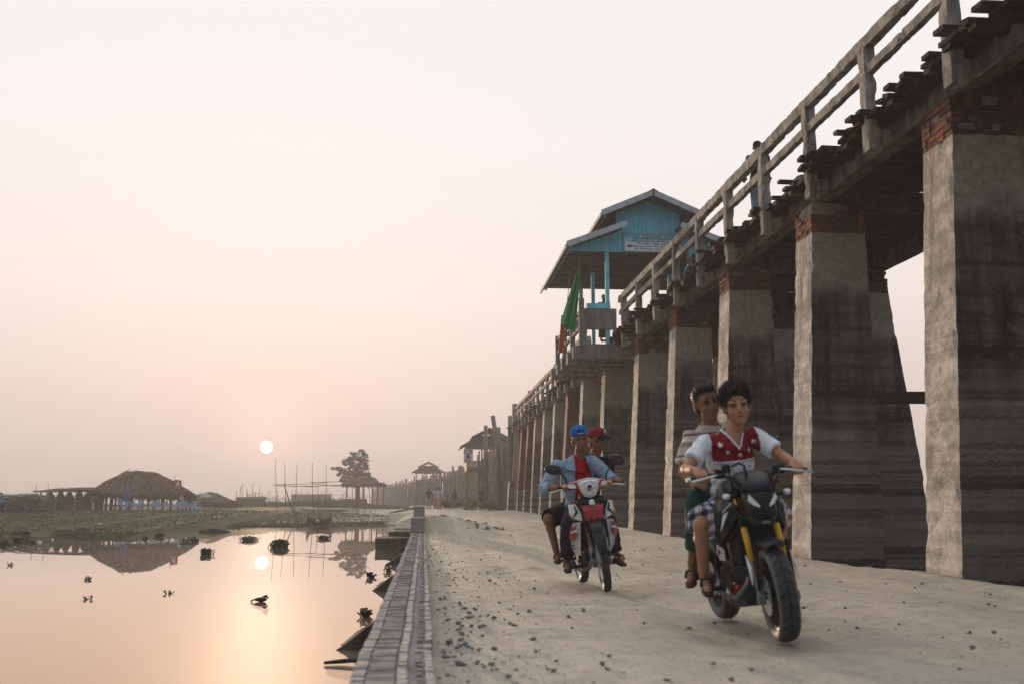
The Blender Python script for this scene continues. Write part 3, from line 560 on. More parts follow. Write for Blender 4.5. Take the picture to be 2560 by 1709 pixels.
# ------------------------------------------------------------------ the concrete bridge
root = thing('concrete_bridge', (8.2, 40, 0), 'high old concrete footbridge on tapered brick capped piers along the right of road', 'bridge')
def pier(cy, side, allbrick=False, plain=False, stepped=False, wide=0, seed=0):
    m = M(); ztop, zb = 6.03, (5.5 if not plain else 6.03); zf = -.95 if cy < 62 else -.2
    f = 1 if side == 'L' else -1; cx = 8.2
    def sec(z):
        t = max(0, min(1, z/5.5)); a = lerp(6.235, 6.60, t); b = 7.56+wide; hy = lerp(.44, .375, t)
        if stepped and z < 2.6: a -= .22; hy += .1
        return (a, b, hy)
    def ring(z, gw=0):
        a, b, hy = sec(z); a -= gw; b += gw; hy += gw
        if side == 'R': t = max(-.2, min(1, z/5.5)); a, b = lerp(8.85, 9.15, t)-gw, lerp(10.90, 10.20, t)+gw
        return [(a, cy-hy, z), (b, cy-hy, z), (b, cy+hy, z), (a, cy+hy, z)]
    if stepped: m.gbox(ring(zf)+ring(2.45), (4, 4, 12), .02, 1.6, seed); m.gbox(ring(2.61)+ring(zb), (4, 4, 12), .02, 1.6, seed); m.gbox(ring(2.45)+ring(2.62), (4, 4, 1), .02, 1.6, seed)
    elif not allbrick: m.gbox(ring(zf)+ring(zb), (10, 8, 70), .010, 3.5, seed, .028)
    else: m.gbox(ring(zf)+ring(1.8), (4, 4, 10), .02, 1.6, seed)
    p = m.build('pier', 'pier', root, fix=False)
    if not plain:
        m = M(); z0 = 1.8 if allbrick else zb-.004
        # courses of brick, each a little out of line
        z = z0; k = 0
        if allbrick:
            while z < ztop-.02:
                h = min(.084, ztop-z); gw = .004+rnd(-.012, .012); m.gbox(ring(z, gw)+ring(z+h-.004, gw), (6, 4, 1), .009, 5, seed+k); m.gbox(ring(z+h-.012, -.012)+ring(z+h+.008, -.012), (1, 1, 1), 0); z += h; k += 1
            m.build('brick_cap', 'brick', p, fix=False); return
        # a real masonry cap: separate bricks laid round a mortar core, some proud, some broken, a few gone
        rb = random.Random(seed*7+(side == 'R')); m.cur = 3; m.gbox(ring(z0, -.035)+ring(ztop, -.035), (4, 4, 6), .008, 5, seed); top_h = ztop-rb.uniform(0, .03); dz = .082
        while z < top_h-.03:
            h = min(dz, top_h-z); c4 = [V(q) for q in ring(z+h/2)]
            for e in range(4):
                a, b = c4[e], c4[(e+1) % 4]; d = (b-a); Ls = d.length; d.normalize(); n_ = d.cross(V((0, 0, 1))); s_ = -(.12 if k % 2 else 0.0)
                while s_ < Ls:
                    bl = .225 if rb.random() < .75 else .11; s0_, s1_ = max(0, s_), min(Ls, s_+bl-.014)
                    if s1_-s0_ > .035 and rb.random() > (.06 if z < 5.8 else .16) and not (seed == 2 and e in (0, 3) and z > 5.78 and ((e == 0 and s0_ < .35) or (e == 3 and s1_ > .35))):
                        m.cur = rb.choice((0, 0, 1)) if e in (3, 1) else rb.choice((1, 2, 2)); pr = rb.uniform(-.016, .012); cc = a+d*((s0_+s1_)/2)+n_*(pr-.05); Rm = Matrix((d, n_, V((0, 0, 1)))).transposed() @ Matrix.Rotation(rb.uniform(-.03, .03), 3, 'Y'); hx, hy, hz = (s1_-s0_)/2, .05, (h-.013)/2  # light and shade painted in: oranger bricks on side faces, darker ones on ends
                        jt = lambda: rb.uniform(-.007, .007); m.hexa([cc+Rm @ V((x*hx+jt(), y*hy, zz*hz+jt()*.7)) for zz in (-1, 1) for x, y in ((-1, -1), (1, -1), (1, 1), (-1, 1))])
                    s_ += bl
            z += h; k += 1
        m.build('brick_cap', ['bricka', 'brickb', 'brickc', 'capm'], p)
PIERS = [(7.2, ''), (11.86, ''), (16.5, ''), (21.2, ''), (25.9, ''), (30.5, ''), (36.2, 'pw'), (41.4, 'p'), (46, 'b'), (50.5, 'p'), (55, 'p'), (59.5, 'p'), (63.8, 'b'), (68.2, 'b'), (73.2, 'ps')]
for i, (cy, q) in enumerate(PIERS):
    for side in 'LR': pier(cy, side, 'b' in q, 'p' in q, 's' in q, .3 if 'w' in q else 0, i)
    m = M(); m.gbb((7.3, cy-.08, 2.60), (9.1, cy+.08, 2.80), (6, 2, 2), .01, 4, i); m.build('tie_beam', 'darkwood', root, fix=False)
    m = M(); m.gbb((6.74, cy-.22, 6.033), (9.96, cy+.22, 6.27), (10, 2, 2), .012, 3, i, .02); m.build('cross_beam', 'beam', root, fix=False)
for x0, x1 in ((6.68, 6.94), (9.98, 10.24)):
    for a, b in zip([2.6]+[p[0] for p in PIERS], [p[0] for p in PIERS]+[75]):
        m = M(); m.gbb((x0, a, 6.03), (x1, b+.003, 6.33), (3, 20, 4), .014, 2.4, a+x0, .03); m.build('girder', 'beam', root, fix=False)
# joists and the ragged deck of old planks
m = M()
for xj in (7.3, 8.2, 9.1): m.bb((xj-.08, 2.6, 6.275), (xj+.08, 75, 6.335))
m.build('joist', 'plank', root)
m = M(); y = 2.6
while y < 75:
    wd = rnd(.14, .24); big = noise.noise(V((y*1.1, 0, 0)))
    x0 = 6.40-max(0, big)*.22-rnd(0, .10)-(rnd(.05, .2) if random.random() < .06 else 0); zt = 6.37+.05*big+rnd(-.025, .03)
    if random.random() > .03:
        R = Matrix.Rotation(rnd(-.012, .012)+(rnd(-.06, .06) if random.random() < .1 else 0), 3, 'Y') @ Matrix.Rotation(rnd(-.02, .02), 3, 'Z') @ Matrix.Rotation(rnd(-.12, .12), 3, 'X')
        m.box(((x0+10.55)/2, y+wd/2, zt), (10.55-x0, wd-.012, .065), R)
        if random.random() < .8: m.box((x0+.6+rnd(0, .1), y+wd/2+rnd(-.05, .05), zt+.07), (1.2+rnd(0, .5), wd, .06), R @ Matrix.Rotation(rnd(-.2, .2), 3, 'X'))
        if random.random() < .5: m.box((x0+.75+rnd(0, .2), y+wd/2, zt-.07), (1.2, wd*.8, .06), R)
    y += wd
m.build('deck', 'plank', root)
for k in range(9):
    y = 9+k*6.5+rnd(-1, 1); m = M(); x0 = rnd(5.95, 6.2); m.box(((x0+7.2)/2, y, 6.50+rnd(-.03, .05)), (7.2-x0, .13, .05), Matrix.Rotation(rnd(-.1, .1), 3, 'Z') @ Matrix.Rotation(rnd(-.06, .03), 3, 'Y'))
    m.build('loose_plank', 'plank', root)
RY = [6.6, 8.8, 11.0]+[13.3+2.26*k for k in range(26)]
def inpav(y): return 32.2 < y < 39.2
for side in (-1, 1):
    X = 6.40 if side < 0 else 10.45
    for k, y in enumerate(RY):
        if side < 0 and inpav(y): continue
        m = M(); m.gbb((X-.085, y-.10, 5.92 if side < 0 else 6.2), (X+.085, y+.10, 7.50), (3, 3, 14), .012, 4, k+side, .035)
        if side < 0: m.gbb((X+.02, y-.075, 6.06), (X+.275, y+.075, 6.24), (2, 2, 3), .012, 4, k)
        m.build('railing_post', 'rail', root, fix=False)
    segs = [(3, 32.0), (39.4, 70.6)] if side < 0 else [(3, 75)]
    for a, b in segs:
        ybs = [a]+[y for y in RY if a+.5 < y < b-.5]+[b]
        for y0, y1 in zip(ybs, ybs[1:]):
            m = M(); m.gbb((X-.07, y0, 7.47+rnd(-.012, .012)), (X+.075, y1+.004, 7.66+rnd(-.012, .012)), (3, 30, 3), .014, 5.5, y0, .05); m.build('top_rail', 'rail', root, fix=False)
            m = M(); m.gbb((X-.06, y0+.09, 7.05+rnd(-.012, .012)), (X+.05, y1-.09, 7.20+rnd(-.012, .012)), (3, 30, 2), .014, 5.5, y0+9, .05); m.build('mid_rail', 'rail', root, fix=False)
m = M(); m.gbb((6.2, 70.45, 5.9), (6.55, 70.9, 7.95), (3, 3, 10), .015, 3, 4, .03); m.build('end_pillar', 'rail', root, fix=False)

# ------------------------------------------------------------------ the blue pavilion on the bridge
YF, YB = 32.0, 39.5
pk = kY(1499, 437, YF); ue = kY(1380, 484, YF); li = kY(1437, 508, YF); le = kY(1300, 556, YF); gw = kY(1413, 480, YF+.9); zc = kY(1420, 578, YF+.9).z
cx = pk.x
def mir(p): return V((2*cx-p.x, p.y, p.z))
root = thing('blue_pavilion', (cx, 36, 6.6), 'blue boarded rest pavilion with two tiered roof and sign on the concrete bridge', 'pavilion')
def slope(a, b, y0, y1, th, name, mt, par=root, wavy=0):
    """one roof slope from eave a up to b (x, z), running from y0 to y1"""
    m = M(); n = 60; rows = []
    for i in range(n+1):
        y = lerp(y0, y1, i/n); wz = wavy*math.sin(i*PI) if wavy else 0
        rows.append([(lerp(a[0], b[0], t), y, lerp(a[1], b[1], t)+.02*noise.noise(V((t*5, y*.8, a[0])))) for t in (0, .2, .4, .6, .8, 1)])
    m.sheet(rows, (0, 0, -th)); return m.build(name, mt, par)
for mm in (lambda p: p, mir):
    a, b, c, d = mm(le), mm(li), mm(ue), mm(pk); sg = 1 if a.x < cx else -1
    lo = slope((a.x, a.z), (b.x, b.z), YF+.06, YB, .06, 'lower_roof', ['tin'])
    hi = slope((c.x, c.z), (d.x, d.z), YF+.06, YB, .06, 'upper_roof', ['tin'])
    for (p, q, par) in ((a, b, lo), (c, d, hi)):
        m = M(); u = (q-p).normalized(); nrm = V((-u.z, 0, u.x))*(1 if u.x > 0 else -1)
        m.prism([p-nrm*.15+V((0, YF-p.y, 0)), q-nrm*.15+V((0, YF-q.y, 0)), q+nrm*.04+V((0, YF-q.y, 0)), p+nrm*.04+V((0, YF-p.y, 0))], (0, .055, 0)); m.build('bargeboard', 'fascia', par)
        m = M(); m.bb((p.x-.03*sg, YF+.06, p.z-.17), (p.x+.03*sg, YB, p.z-.065)); m.bb((p.x+.16*sg, YF+.07, p.z-.06), (p.x+.22*sg, YB-.1, p.z-.03)); m.build('eave_board', 'fascia', par)
m = M(); m.prism([(cx-.16, YF-.02, pk.z-.03), (cx, YF-.02, pk.z+.07), (cx+.16, YF-.02, pk.z-.03), (cx, YF-.02, pk.z+.02)], (0, YB-YF, 0)); m.build('ridge_cap', 'tin', root)
def up_z(x): x = abs(x-cx); return lerp(pk.z, ue.z, x/(cx-ue.x))-.075
def lo_z(x): x = abs(x-cx); return lerp(li.z, le.z, (x-(cx-li.x))/(li.x-le.x))-.075
hw = cx-gw.x
def gable(y, th, name):
    m = M(); xw = cx-hw
    lx = cx-(cx-le.x)*.93
    poly = [(lx, y, zc)]
    poly += [(lx, y, lo_z(lx)), (xw, y, lo_z(xw)-.003), (xw, y, up_z(xw)), (cx, y, up_z(cx)), (2*cx-xw, y, up_z(xw)), (2*cx-xw, y, lo_z(xw)-.003), (2*cx-lx, y, lo_z(lx)), (2*cx-lx, y, zc)]
    m.prism(poly, (0, th, 0)); return m.build(name, 'blue', root)
wall = gable(YF+.9, .05, 'gable_wall'); gable(YB-.6, .05, 'gable_wall')
m = M()
for s in (1, -1):
    x = cx-s*hw; m.bb((x-.02, YF+.953, lo_z(x)), (x+.02, YB-.603, up_z(x)-.01))
m.build('clerestory_wall', 'darkwood', root)
m = M(); m.bb((le.x+.12, YF+.953, zc-.004), (2*cx-le.x-.12, YB-.603, zc+.03)); 
for y in [YF+1.4+.8*i for i in range(7)]: m.bb((le.x+.15, y, zc-.04), (2*cx-le.x-.15, y+.06, zc-.005))
m.build('ceiling', 'ceil', root)
px = kY(1392, 600, YF+1).x
POSTX = (px, 2*cx-px)
for x in POSTX:
    for y in (YF+1.0, YF+3.9, YF+6.7):
        m = M(); m.bb((x-.065, y-.065, 6.15), (x+.065, y+.065, zc-.006)); m.build('post', 'bluep', root, bevel=.008)
m = M(); b0 = kY(1345, 702, YF+.95)
m.bb((b0.x, YF+.85, b0.z-.09), (px-.075, YF+1.1, b0.z+.08)); m.bb((b0.x, YF+1.103, b0.z-.09), (b0.x+.3, YB-.8, b0.z+.08)); m.build('bench', 'bluep', root)
colx = kY(1334, 750, YF+.9).x
m = M(); m.gbb((colx-.085, YF+.80, 6.10), (colx+.085, YF+1.0, kY(1340, 685, YF+.9).z), (2, 2, 10), .01, 4, 1, .02)
m.gbb((colx+.09, YF+.86, 6.72), (px+.28, YF+.98, b0.z-.095), (6, 2, 5), .01, 4, 2, .02); m.gbb((px+.15, YF+.86, 6.1), (px+.30, YF+1.0, 6.72), (2, 2, 6), .01, 4, 2, .02)
for y in (YF+3, YF+5, YF+7): m.gbb((colx-.085, y-.09, 6.10), (colx+.085, y+.09, 7.5), (2, 2, 8), .01, 4, y, .02)
for z in (6.75, 7.3): m.gbb((colx-.05, YF+1.0, z), (colx+.05, YB-.5, z+.12), (2, 20, 2), .01, 4, z)
m.build('parapet', 'slab', root, fix=False)
for k, (y, ex) in enumerate(((YF+.9, 1431), (YF+2.3, 1417), (YF+3.7, 1403), (YF+5.1, 1391), (YF+6.6, 1377))):
    x0 = onY(ex, 870, y).x
    m = M(); m.gbb((x0, y-.2, 5.72), (7.6, y+.2, 6.12), (10, 3, 4), .015, 3, k, .03); m.build('cantilever_beam', 'slab', root, fix=False)
m = M(); m.gbb((colx-.1, YF+.75, 6.125), (6.4, YB-.3, 6.2), (6, 20, 1), .012, 3, 2); m.build('platform', 'slab', root, fix=False)
# the painted sign with lines of script
s0 = kY(1433, 535, YF+.8); s1 = kY(1562, 577, YF+.8); sy = YF+.86
sg = M(); sg.bb((s0.x, sy, s1.z), (s1.x, sy+.035, s0.z))
def mk_sign():
    m_ = Mat('sign_face', .5, .3); x, y, z = m_.sep(m_.pos()); t = m_.mr(z, s1.z, s0.z)
    u = m_.math('ADD', t, m_.math('MULTIPLY', m_.noise(m_.pos(), 3.0, 3), .25))
    m_.col(m_.ramp(u, [(0, (.86, .90, .90)), (.55, (.84, .91, .92)), (.85, (.25, .60, .72)), (1, (.12, .48, .62))])); return m_.m
MT['signf'] = mk_sign()
sign = sg.build('sign', 'signf', root)
m = M(); e = .035
for a, b in (((s0.x-e, s0.z), (s1.x+e, s0.z+e)), ((s0.x-e, s1.z-e), (s1.x+e, s1.z)), ((s0.x-e, s1.z), (s0.x, s0.z)), ((s1.x, s1.z), (s1.x+e, s0.z))): m.bb((a[0], sy-.025, a[1]), (b[0], sy+.03, b[1]))
m.build('sign_frame', 'fascia', sign)
def text(body, name, par, loc, rot, size, mt, width=None, ext=.001, font=None):
    cu = bpy.data.curves.new(name, 'FONT'); cu.body = body; cu.size = size; cu.align_x = 'CENTER'; cu.align_y = 'CENTER'; cu.extrude = ext; cu.resolution_u = 3; cu.offset = .003 if name == 'lettering' else 0
    t = bpy.data.objects.new(name+'_tmp', cu); COL.objects.link(t); bpy.context.view_layer.update()
    me = bpy.data.meshes.new_from_object(t.evaluated_get(bpy.context.evaluated_depsgraph_get())); bpy.data.objects.remove(t)
    if len(me.vertices) == 0: return None
    xs_ = [v.co.x for v in me.vertices]; k = (width/(max(xs_)-min(xs_))) if width else 1
    Tm = Matrix.Translation(V(loc)) @ rot.to_4x4() @ Matrix.Diagonal((k, 1 if not width else min(k, .8), 1, 1))
    if par.name in ROOTM: Tm = ROOTM[par.name].inverted() @ Tm
    me.transform(Tm); me.materials.clear(); me.materials.append(MT[mt]); me.name = name
    o = bpy.data.objects.new(name, me); COL.objects.link(o); o.parent = par
    if par.name in ROOTM: ROOTM[o.name] = ROOTM[par.name]
    return o
RX = Matrix.Rotation(PI/2, 3, 'X'); sw = s1.x-s0.x; shh = s0.z-s1.z; mx = (s0.x+s1.x)/2
LINES = ['ဦးပိန်တံတားကြီးကို ထိန်းသိမ်းစောင့်ရှောက်ကြပါ', 'အမှိုက်များကို စည်းကမ်းမဲ့ မစွန့်ပစ်ရ ကျေးဇူးပြု၍', 'တံတားပေါ်တွင် ယာဉ်များ မမောင်းနှင်ရ', 'သန့်ရှင်းသာယာလှပသော ပတ်ဝန်းကျင်ကို ဖန်တီးကြပါစို့', 'ထိန်းသိမ်းရေးအဖွဲ့ တောင်သမန် အမရပူရ']
text('တောင်သမန်', 'lettering', sign, (mx, sy-.003, s0.z-.085), RX, .09, 'inkr', sw*.34)
for k, (t_, f_) in enumerate(zip(LINES, (.72, .82, .64, .86, .70))): text(t_, 'lettering', sign, (mx+.05, sy-.003, lerp(s0.z-.17, s1.z+.075, k/4)), RX, .085, 'ink', sw*f_)
m = M()
for s in (-1, 1):
    x = mx+s*sw*.2; m.prism([(x-.04, sy-.003, s0.z-.12), (x+.04, sy-.003, s0.z-.12), (x, sy-.003, s0.z-.03)], (0, .003, 0))
m.build('emblem', 'paper', sign)
m = M()
for s in (-1, 1):
    c = V((s0.x+.16 if s < 0 else s1.x-.16, sy-.002, s1.z+.12))
    for k in range(5): a = .5+k*.5; d = V((math.cos(a)*-s, 0, math.sin(a)))*rnd(.09, .15); m.prism([c, c+d*.5+V((d.z*.2, 0, -d.x*.2)), c+d, c+d*.5-V((d.z*.2, 0, -d.x*.2))], (0, .002, 0))
m.build('painted_flower', 'tin', sign)
# flags tied to thin poles at the corner of the pavilion
def flag(name, pts_top, pts_bot, mt, pole, label, folds=3, amp=.08):
    """cloth hanging between an upper edge and a lower edge, with folds"""
    m = M(); nr, nc = 22, 18; rows = []
    for i in range(nr+1):
        t = i/nr; row = []
        for j in range(nc+1):
            s_ = j/nc; a = V(pts_top[0]).lerp(V(pts_top[1]), s_); b = V(pts_bot[0]).lerp(V(pts_bot[1]), s_); p = a.lerp(b, t)
            p.y += amp*(.3+t)*math.sin(s_*folds*2*PI+t*1.3)+.05*noise.noise(V((s_*3, t*3, 1))); p.x += .035*(.3+t)*math.sin(s_*folds*4+2)
            if len(pts_bot) > 2: p.z += pts_bot[2]*math.sin(PI*s_)*t
            row.append(p)
        rows.append(row)
    m.sheet(rows, (0, .006, 0)); rt = m.build(name, mt, smooth=True)
    tag(rt, label, 'flag', 'flags on the blue pavilion'); m = M(); m.tube(pole, [.02, .016, .010], 7); m.build('flag_pole', 'bamboo', rt, smooth=True)
    return rt
def kp(x, y, Y=YF+.4): return kY(x, y, Y)
flag('flag', (kp(1322, 622), kp(1330, 618)), (kp(1285, 735), kp(1322, 742), -.25), 'flagg', [kp(1331, 790), kp(1330, 660), kp(1329, 585)], 'green flag hanging limp at the front corner of the blue pavilion', 2.2)
m = M(); rows = []
for i in range(19):
    t = i/18; L0 = kp(lerp(1326, 1307, t), lerp(630, 745, t)); R0 = kp(lerp(1331, 1318, t), lerp(622, 768, t)); rows.append([L0.lerp(R0, j/10)+V((0, -.12+.07*math.sin(j*1.1+t*2), 0)) for j in range(11)])
m.sheet(rows, (0, .006, 0)); fl = [o for o in COL.objects if o.name == 'flag'][0]; m.build('flag_fold', 'flagg', fl, smooth=True)
flag('flag', (kp(1287, 722, YF+1.2), kp(1297, 728, YF+1.2)), (kp(1279, 806, YF+1.2), kp(1294, 808, YF+1.2), -.02), 'flago', [kp(1299, 812, YF+1.25), kp(1298, 730, YF+1.25), kp(1309, 612, YF+1.25)], 'faded orange flag below the green one on the blue pavilion', 2, .06)

# ------------------------------------------------------------------ the old timber bridge beyond
WB = [(71, 8.1), (95, 7.2), (130, 4.6), (170, .7), (230, -6.0), (300, -14)]
root = thing('timber_bridge', (7, 100, .5), 'long hazy timber pile bridge curving away to the left beyond the concrete one', 'bridge')
def wbx(y): return interp(y, WB)
def wbz(y): return interp(y, [(71, 5.85), (78, 5.6), (92, 4.9), (112, 4.6), (300, 4.7)])
m = M(); ys2 = [71+2.5*i for i in range(93)]
m.loft([[(wbx(y)-1.25, y, wbz(y)-.3+.05*math.sin(y)), (wbx(y)+1.25, y, wbz(y)-.3), (wbx(y)+1.25, y, wbz(y)), (wbx(y)-1.25, y, wbz(y)+.05*math.sin(y*1.7))] for y in ys2]); m.build('deck', 'wood', root)
y = 71.5; n = 0; far = M()
while y < 300:
    for s in (-1, 1):
        x = wbx(y)+s*1.35; top = wbz(y)+rnd(.25, 1.2)
        lean = rnd(-.10, .10); zb = gz(x, y)-.6
        tgt = M() if n < 98 else far
        tgt.tube([(x+s*.35+rnd(-.1, .1), y+rnd(-.1, .1), zb), (x+lean*.4, y, 2.6), (x+lean, y, top)], [.17, .155, .14], 7)
        if n < 98: tgt.build('pile', 'wood', root, smooth=True)
        n += 1
    y += rnd(1.2, 2.0) if y < 120 else rnd(2.2, 4)
tag(far.build('far_piles', 'wood', root, smooth=True), kind='stuff')
for (x, y, zt, lx) in ((5.75, 78, 7.75, -.45), (5.25, 86, 7.6, 0), (6.3, 73.5, 7.35, 0), (6.6, 71.8, 7.2, .1), (5.9, 80, 7.0, 0)):
    m = M(); m.tube([(x+.1, y, gz(x, y)-.5), (x, y, 5), (x+lx, y, zt)], [.2, .19, .17], 8); m.build('mooring_post', 'wood', root, smooth=True)
for k in range(9):
    y = 76+k*8; m = M(); x = wbx(y); m.tube([(x-1.7, y-.2, rnd(1, 2.2)), (x+1.6, y-.2, rnd(3.4, 5))], .09, 6); m.tube([(x-1.8, y, wbz(y)-.55), (x+1.8, y, wbz(y)-.5)], .13, 6); m.build('brace', 'wood', root, smooth=True)
for (y, w2) in ((95, 0), (170, 1)):
    x = wbx(y)-(1.2 if not w2 else 0); g_ = ('nearer wooden pavilion with a printed banner on the hazy timber bridge' if not w2 else 'farther hazy wooden pavilion with two tiered roof on the timber bridge')
    pv = thing('wooden_pavilion', (x, y, 5), g_, 'pavilion', 'pavilions on the timber bridge')
    m = M(); m.bb((x-2.1, y-2.5, 3.95), (x+2.1, y+2.5, 4.25)); m.build('floor', 'wood', pv)
    for (e, i_, ze, zi, nm) in ((2.75, 1.05, 6.05, 7.0, 'lower_roof'), (1.7, 0, 6.95, 7.78, 'upper_roof')):
        e2 = i_*.97 if i_ else 0
        m = M()
        for sy_, sx in ((0, -1), (0, 1)):
            m.loft([[(x+sx*e, y-3.1, ze), (x+sx*i_, y-3.1, zi), (x+sx*i_, y-3.1, zi+.12), (x+sx*e, y-3.1, ze+.10)], [(x+sx*e, y+3.1, ze), (x+sx*i_, y+3.1, zi), (x+sx*i_, y+3.1, zi+.12), (x+sx*e, y+3.1, ze+.10)]])
        m.build(nm, 'wood', pv)
    m = M(); m.prism([(x-2.3, y-2.4, 5.9), (x+2.3, y-2.4, 5.9), (x+2.3, y-2.4, 6.1), (x+1.0, y-2.4, 6.93), (x-1.0, y-2.4, 6.93), (x-2.3, y-2.4, 6.1)], (0, .06, 0)); m.bb((x-.95, y-2.4, 6.9), (x+.95, y+2.4, 7.2)); m.build('gable_wall', 'wood', pv)
    for sx in (-2, -.7, .7, 2):
        for sy_ in (-2.3, 2.3): m = M(); m.bb((x+sx-.07, y+sy_-.07, gz(x, y)-.3), (x+sx+.07, y+sy_+.07, 6.0)); m.build('post', 'wood', pv)
    m = M(); m.bb((x-2.1, y-2.4, 4.7), (x+2.1, y-2.33, 4.85)); m.bb((x-2.1, y-2.4, 4.25), (x-2.03, y+2.4, 4.85)); m.build('railing', 'wood', pv)
    if not w2:
        a = onY(1000+832/5.226, 1000+632/5.226, y-2.7); b = onY(1000+952/5.226, 1000+812/5.226, y-2.7)
        m = M(); rows = [[(lerp(a.x, b.x, j/8), y-2.7+.03*math.sin(j*1.3+i), lerp(a.z, b.z, i/10)) for j in range(9)] for i in range(11)]; m.sheet(rows, (0, .012, 0))
        bn = m.build('banner', 'banner', smooth=True); tag(bn, 'pale printed banner hung on the hazy wooden pavilion', 'banner')
        m = M(); cxx = (a.x+b.x)/2; hh = a.z-b.z
        for k, (zz, ww, th) in enumerate(((.08, .85, .05), (.17, .9, .05), (.29, .7, .08), (.72, .9, .035), (.82, .6, .05), (.91, .8, .035))):
            q = 9
            for c in range(q):
                if random.random() < .85: xx = cxx+(c/(q-1)-.5)*ww*(b.x-a.x)*.95; m.bb((xx-.06, y-2.745, a.z-hh*zz-th*.7), (xx+.05, y-2.735, a.z-hh*zz+th*.7))
        m.build('print_lines', 'inkr', bn)
        m = M(); zc_ = a.z-hh*.5; m.prism([(cxx-.20, y-2.75, zc_-.22), (cxx+.20, y-2.75, zc_-.22), (cxx+.15, y-2.75, zc_+.0), (cxx+.06, y-2.75, zc_+.2), (cxx-.08, y-2.75, zc_+.2), (cxx-.16, y-2.75, zc_+.02)], (0, .008, 0)); m.build('print_emblem', 'ink', bn)
# ------------------------------------------------------------------ things on the far bank
def z1(x, y, Y): return onY(x/4.1946, 1120+y/4.1946, Y)
def z2(x, y, Y): return onY(500+x/3.92, 1080+y/3.92, Y)
def strand(m, p, d, w, side):
    o = len(m.v); p = V(p); m.v += [p-side*w, p+side*w, p+V(d)]; m.f.append([o, o+1, o+2]); m.mi.append(m.cur)
def thatch_roof(prof, Y, hd, name, par, n=3200, fr=1.0):
    """prof: (x, ridge z, eave z) from left to right"""
    m = M(); nx, ny = 40, 14; rows = []
    x0, x1 = prof[0][0], prof[-1][0]
    R_ = lambda x: interp(x, [(a, b) for a, b, c in prof]); E_ = lambda x: interp(x, [(a, c) for a, b, c in prof])
    def H(x): t = (x-x0)/(x1-x0); return hd*(.35+.65*max(0, min(1, min(t, 1-t)*3.5))**.6)
    def P(x, t): return V((x, Y+H(x)*t, E_(x)+(R_(x)-E_(x))*(1-min(1, abs(t))**1.35)+.07*noise.noise(V((x*1.3, t*3, 1)))))
    for i in range(nx+1):
        x = lerp(x0, x1, i/nx); rows.append([P(x, lerp(-1, 1, j/ny)) for j in range(ny+1)])
    m.sheet(rows, (0, 0, -.16))
    for k in range(n):
        m.cur = random.choice((0, 1, 1, 2)); x = lerp(x0, x1, random.random()); t = rnd(-1, 1); a = P(x, t); b = P(x+rnd(-.1, .1), min(1.05, max(-1.05, t+(.22 if t > 0 else -.22)))); strand(m, a+V((0, 0, .03)), (b-a)*rnd(.9, 2.0)+V((0, 0, rnd(-.02, .10))), rnd(.03, .075), V((1, 0, 0)))
    for k in range(int(900*fr)):
        x = lerp(x0, x1, random.random()); t = random.choice((-1, -1, 1)); m.cur = random.choice((0, 1, 2, 2)); a = P(x, t); strand(m, a, (rnd(-.12, .12), rnd(-.1, .1), -rnd(.15, .65)*(1+.5*noise.noise(V((x*2, 1, t))))), rnd(.04, .10), V((1, 0, 0)))
    return m.build(name, ['thatch', 'straw', 'thatchd'], par, fix=False)
HY = 93.0
gh = gz(z1(1500, 640, HY).x, HY)
c = z1(1510, 640, HY)
hut = thing('thatched_shelter', (c.x, HY, gh), 'big open thatched shelter with shaggy hipped roof on the grassy bank', 'shelter')
pf = [z1(x, y, HY) for x, y in ((975, 440), (1100, 350), (1330, 240), (1480, 236), (1640, 252), (1800, 330), (1920, 405), (2030, 480))]
ev = [z1(x, y, HY) for x, y in ((975, 452), (1100, 470), (1330, 478), (1480, 485), (1640, 492), (1800, 490), (1920, 488), (2030, 490))]
thatch_roof([(a.x, a.z, b.z) for a, b in zip(pf, ev)], HY, 2.9, 'roof', hut)
for x, w_ in ((1170, .16), (1275, .17), (1360, .26), (1495, .12), (1620, .14), (1710, .14), (1795, .12), (1945, .12), (1115, .12)):
    p = z1(x, 500, HY-1.5+(.8 if w_ < .13 else 0)); m = M(); m.tube([(p.x, p.y, gh-.3), (p.x+rnd(-.05, .05), p.y, gh+1.2), (p.x, p.y, p.z+.6)], w_*.9, 8); m.build('post', 'wood', hut, smooth=True)
for x in (1215, 1465, 1560, 1875, 2000):
    p = z1(x, 500, HY+1.8); m = M(); m.tube([(p.x, p.y, gh-.3), (p.x, p.y, p.z+.4)], .09, 8); m.build('post', 'wood', hut, smooth=True)
a, b = z1(1190, 474, HY-1.6), z1(1265, 474, HY-1.6)
for q in (z1(1365, 215, HY), z1(1440, 220, HY)):
    m = M(); m.tube([(q.x-.9, HY+.1, q.z-.45), (q.x, HY, q.z)], .03, 6); m.build('ridge_stick', 'bamboo', hut)
m = M(); 
for k in range(14): x = lerp(z1(1780, 0, HY).x, z1(1890, 0, HY).x, k/13); m.bb((x-.1, HY+1.6+rnd(-.05, .05), gh+.9), (x+.1, HY+1.7, gh+rnd(1.9, 2.05)))
m.build('counter_screen', 'darkwood', hut)
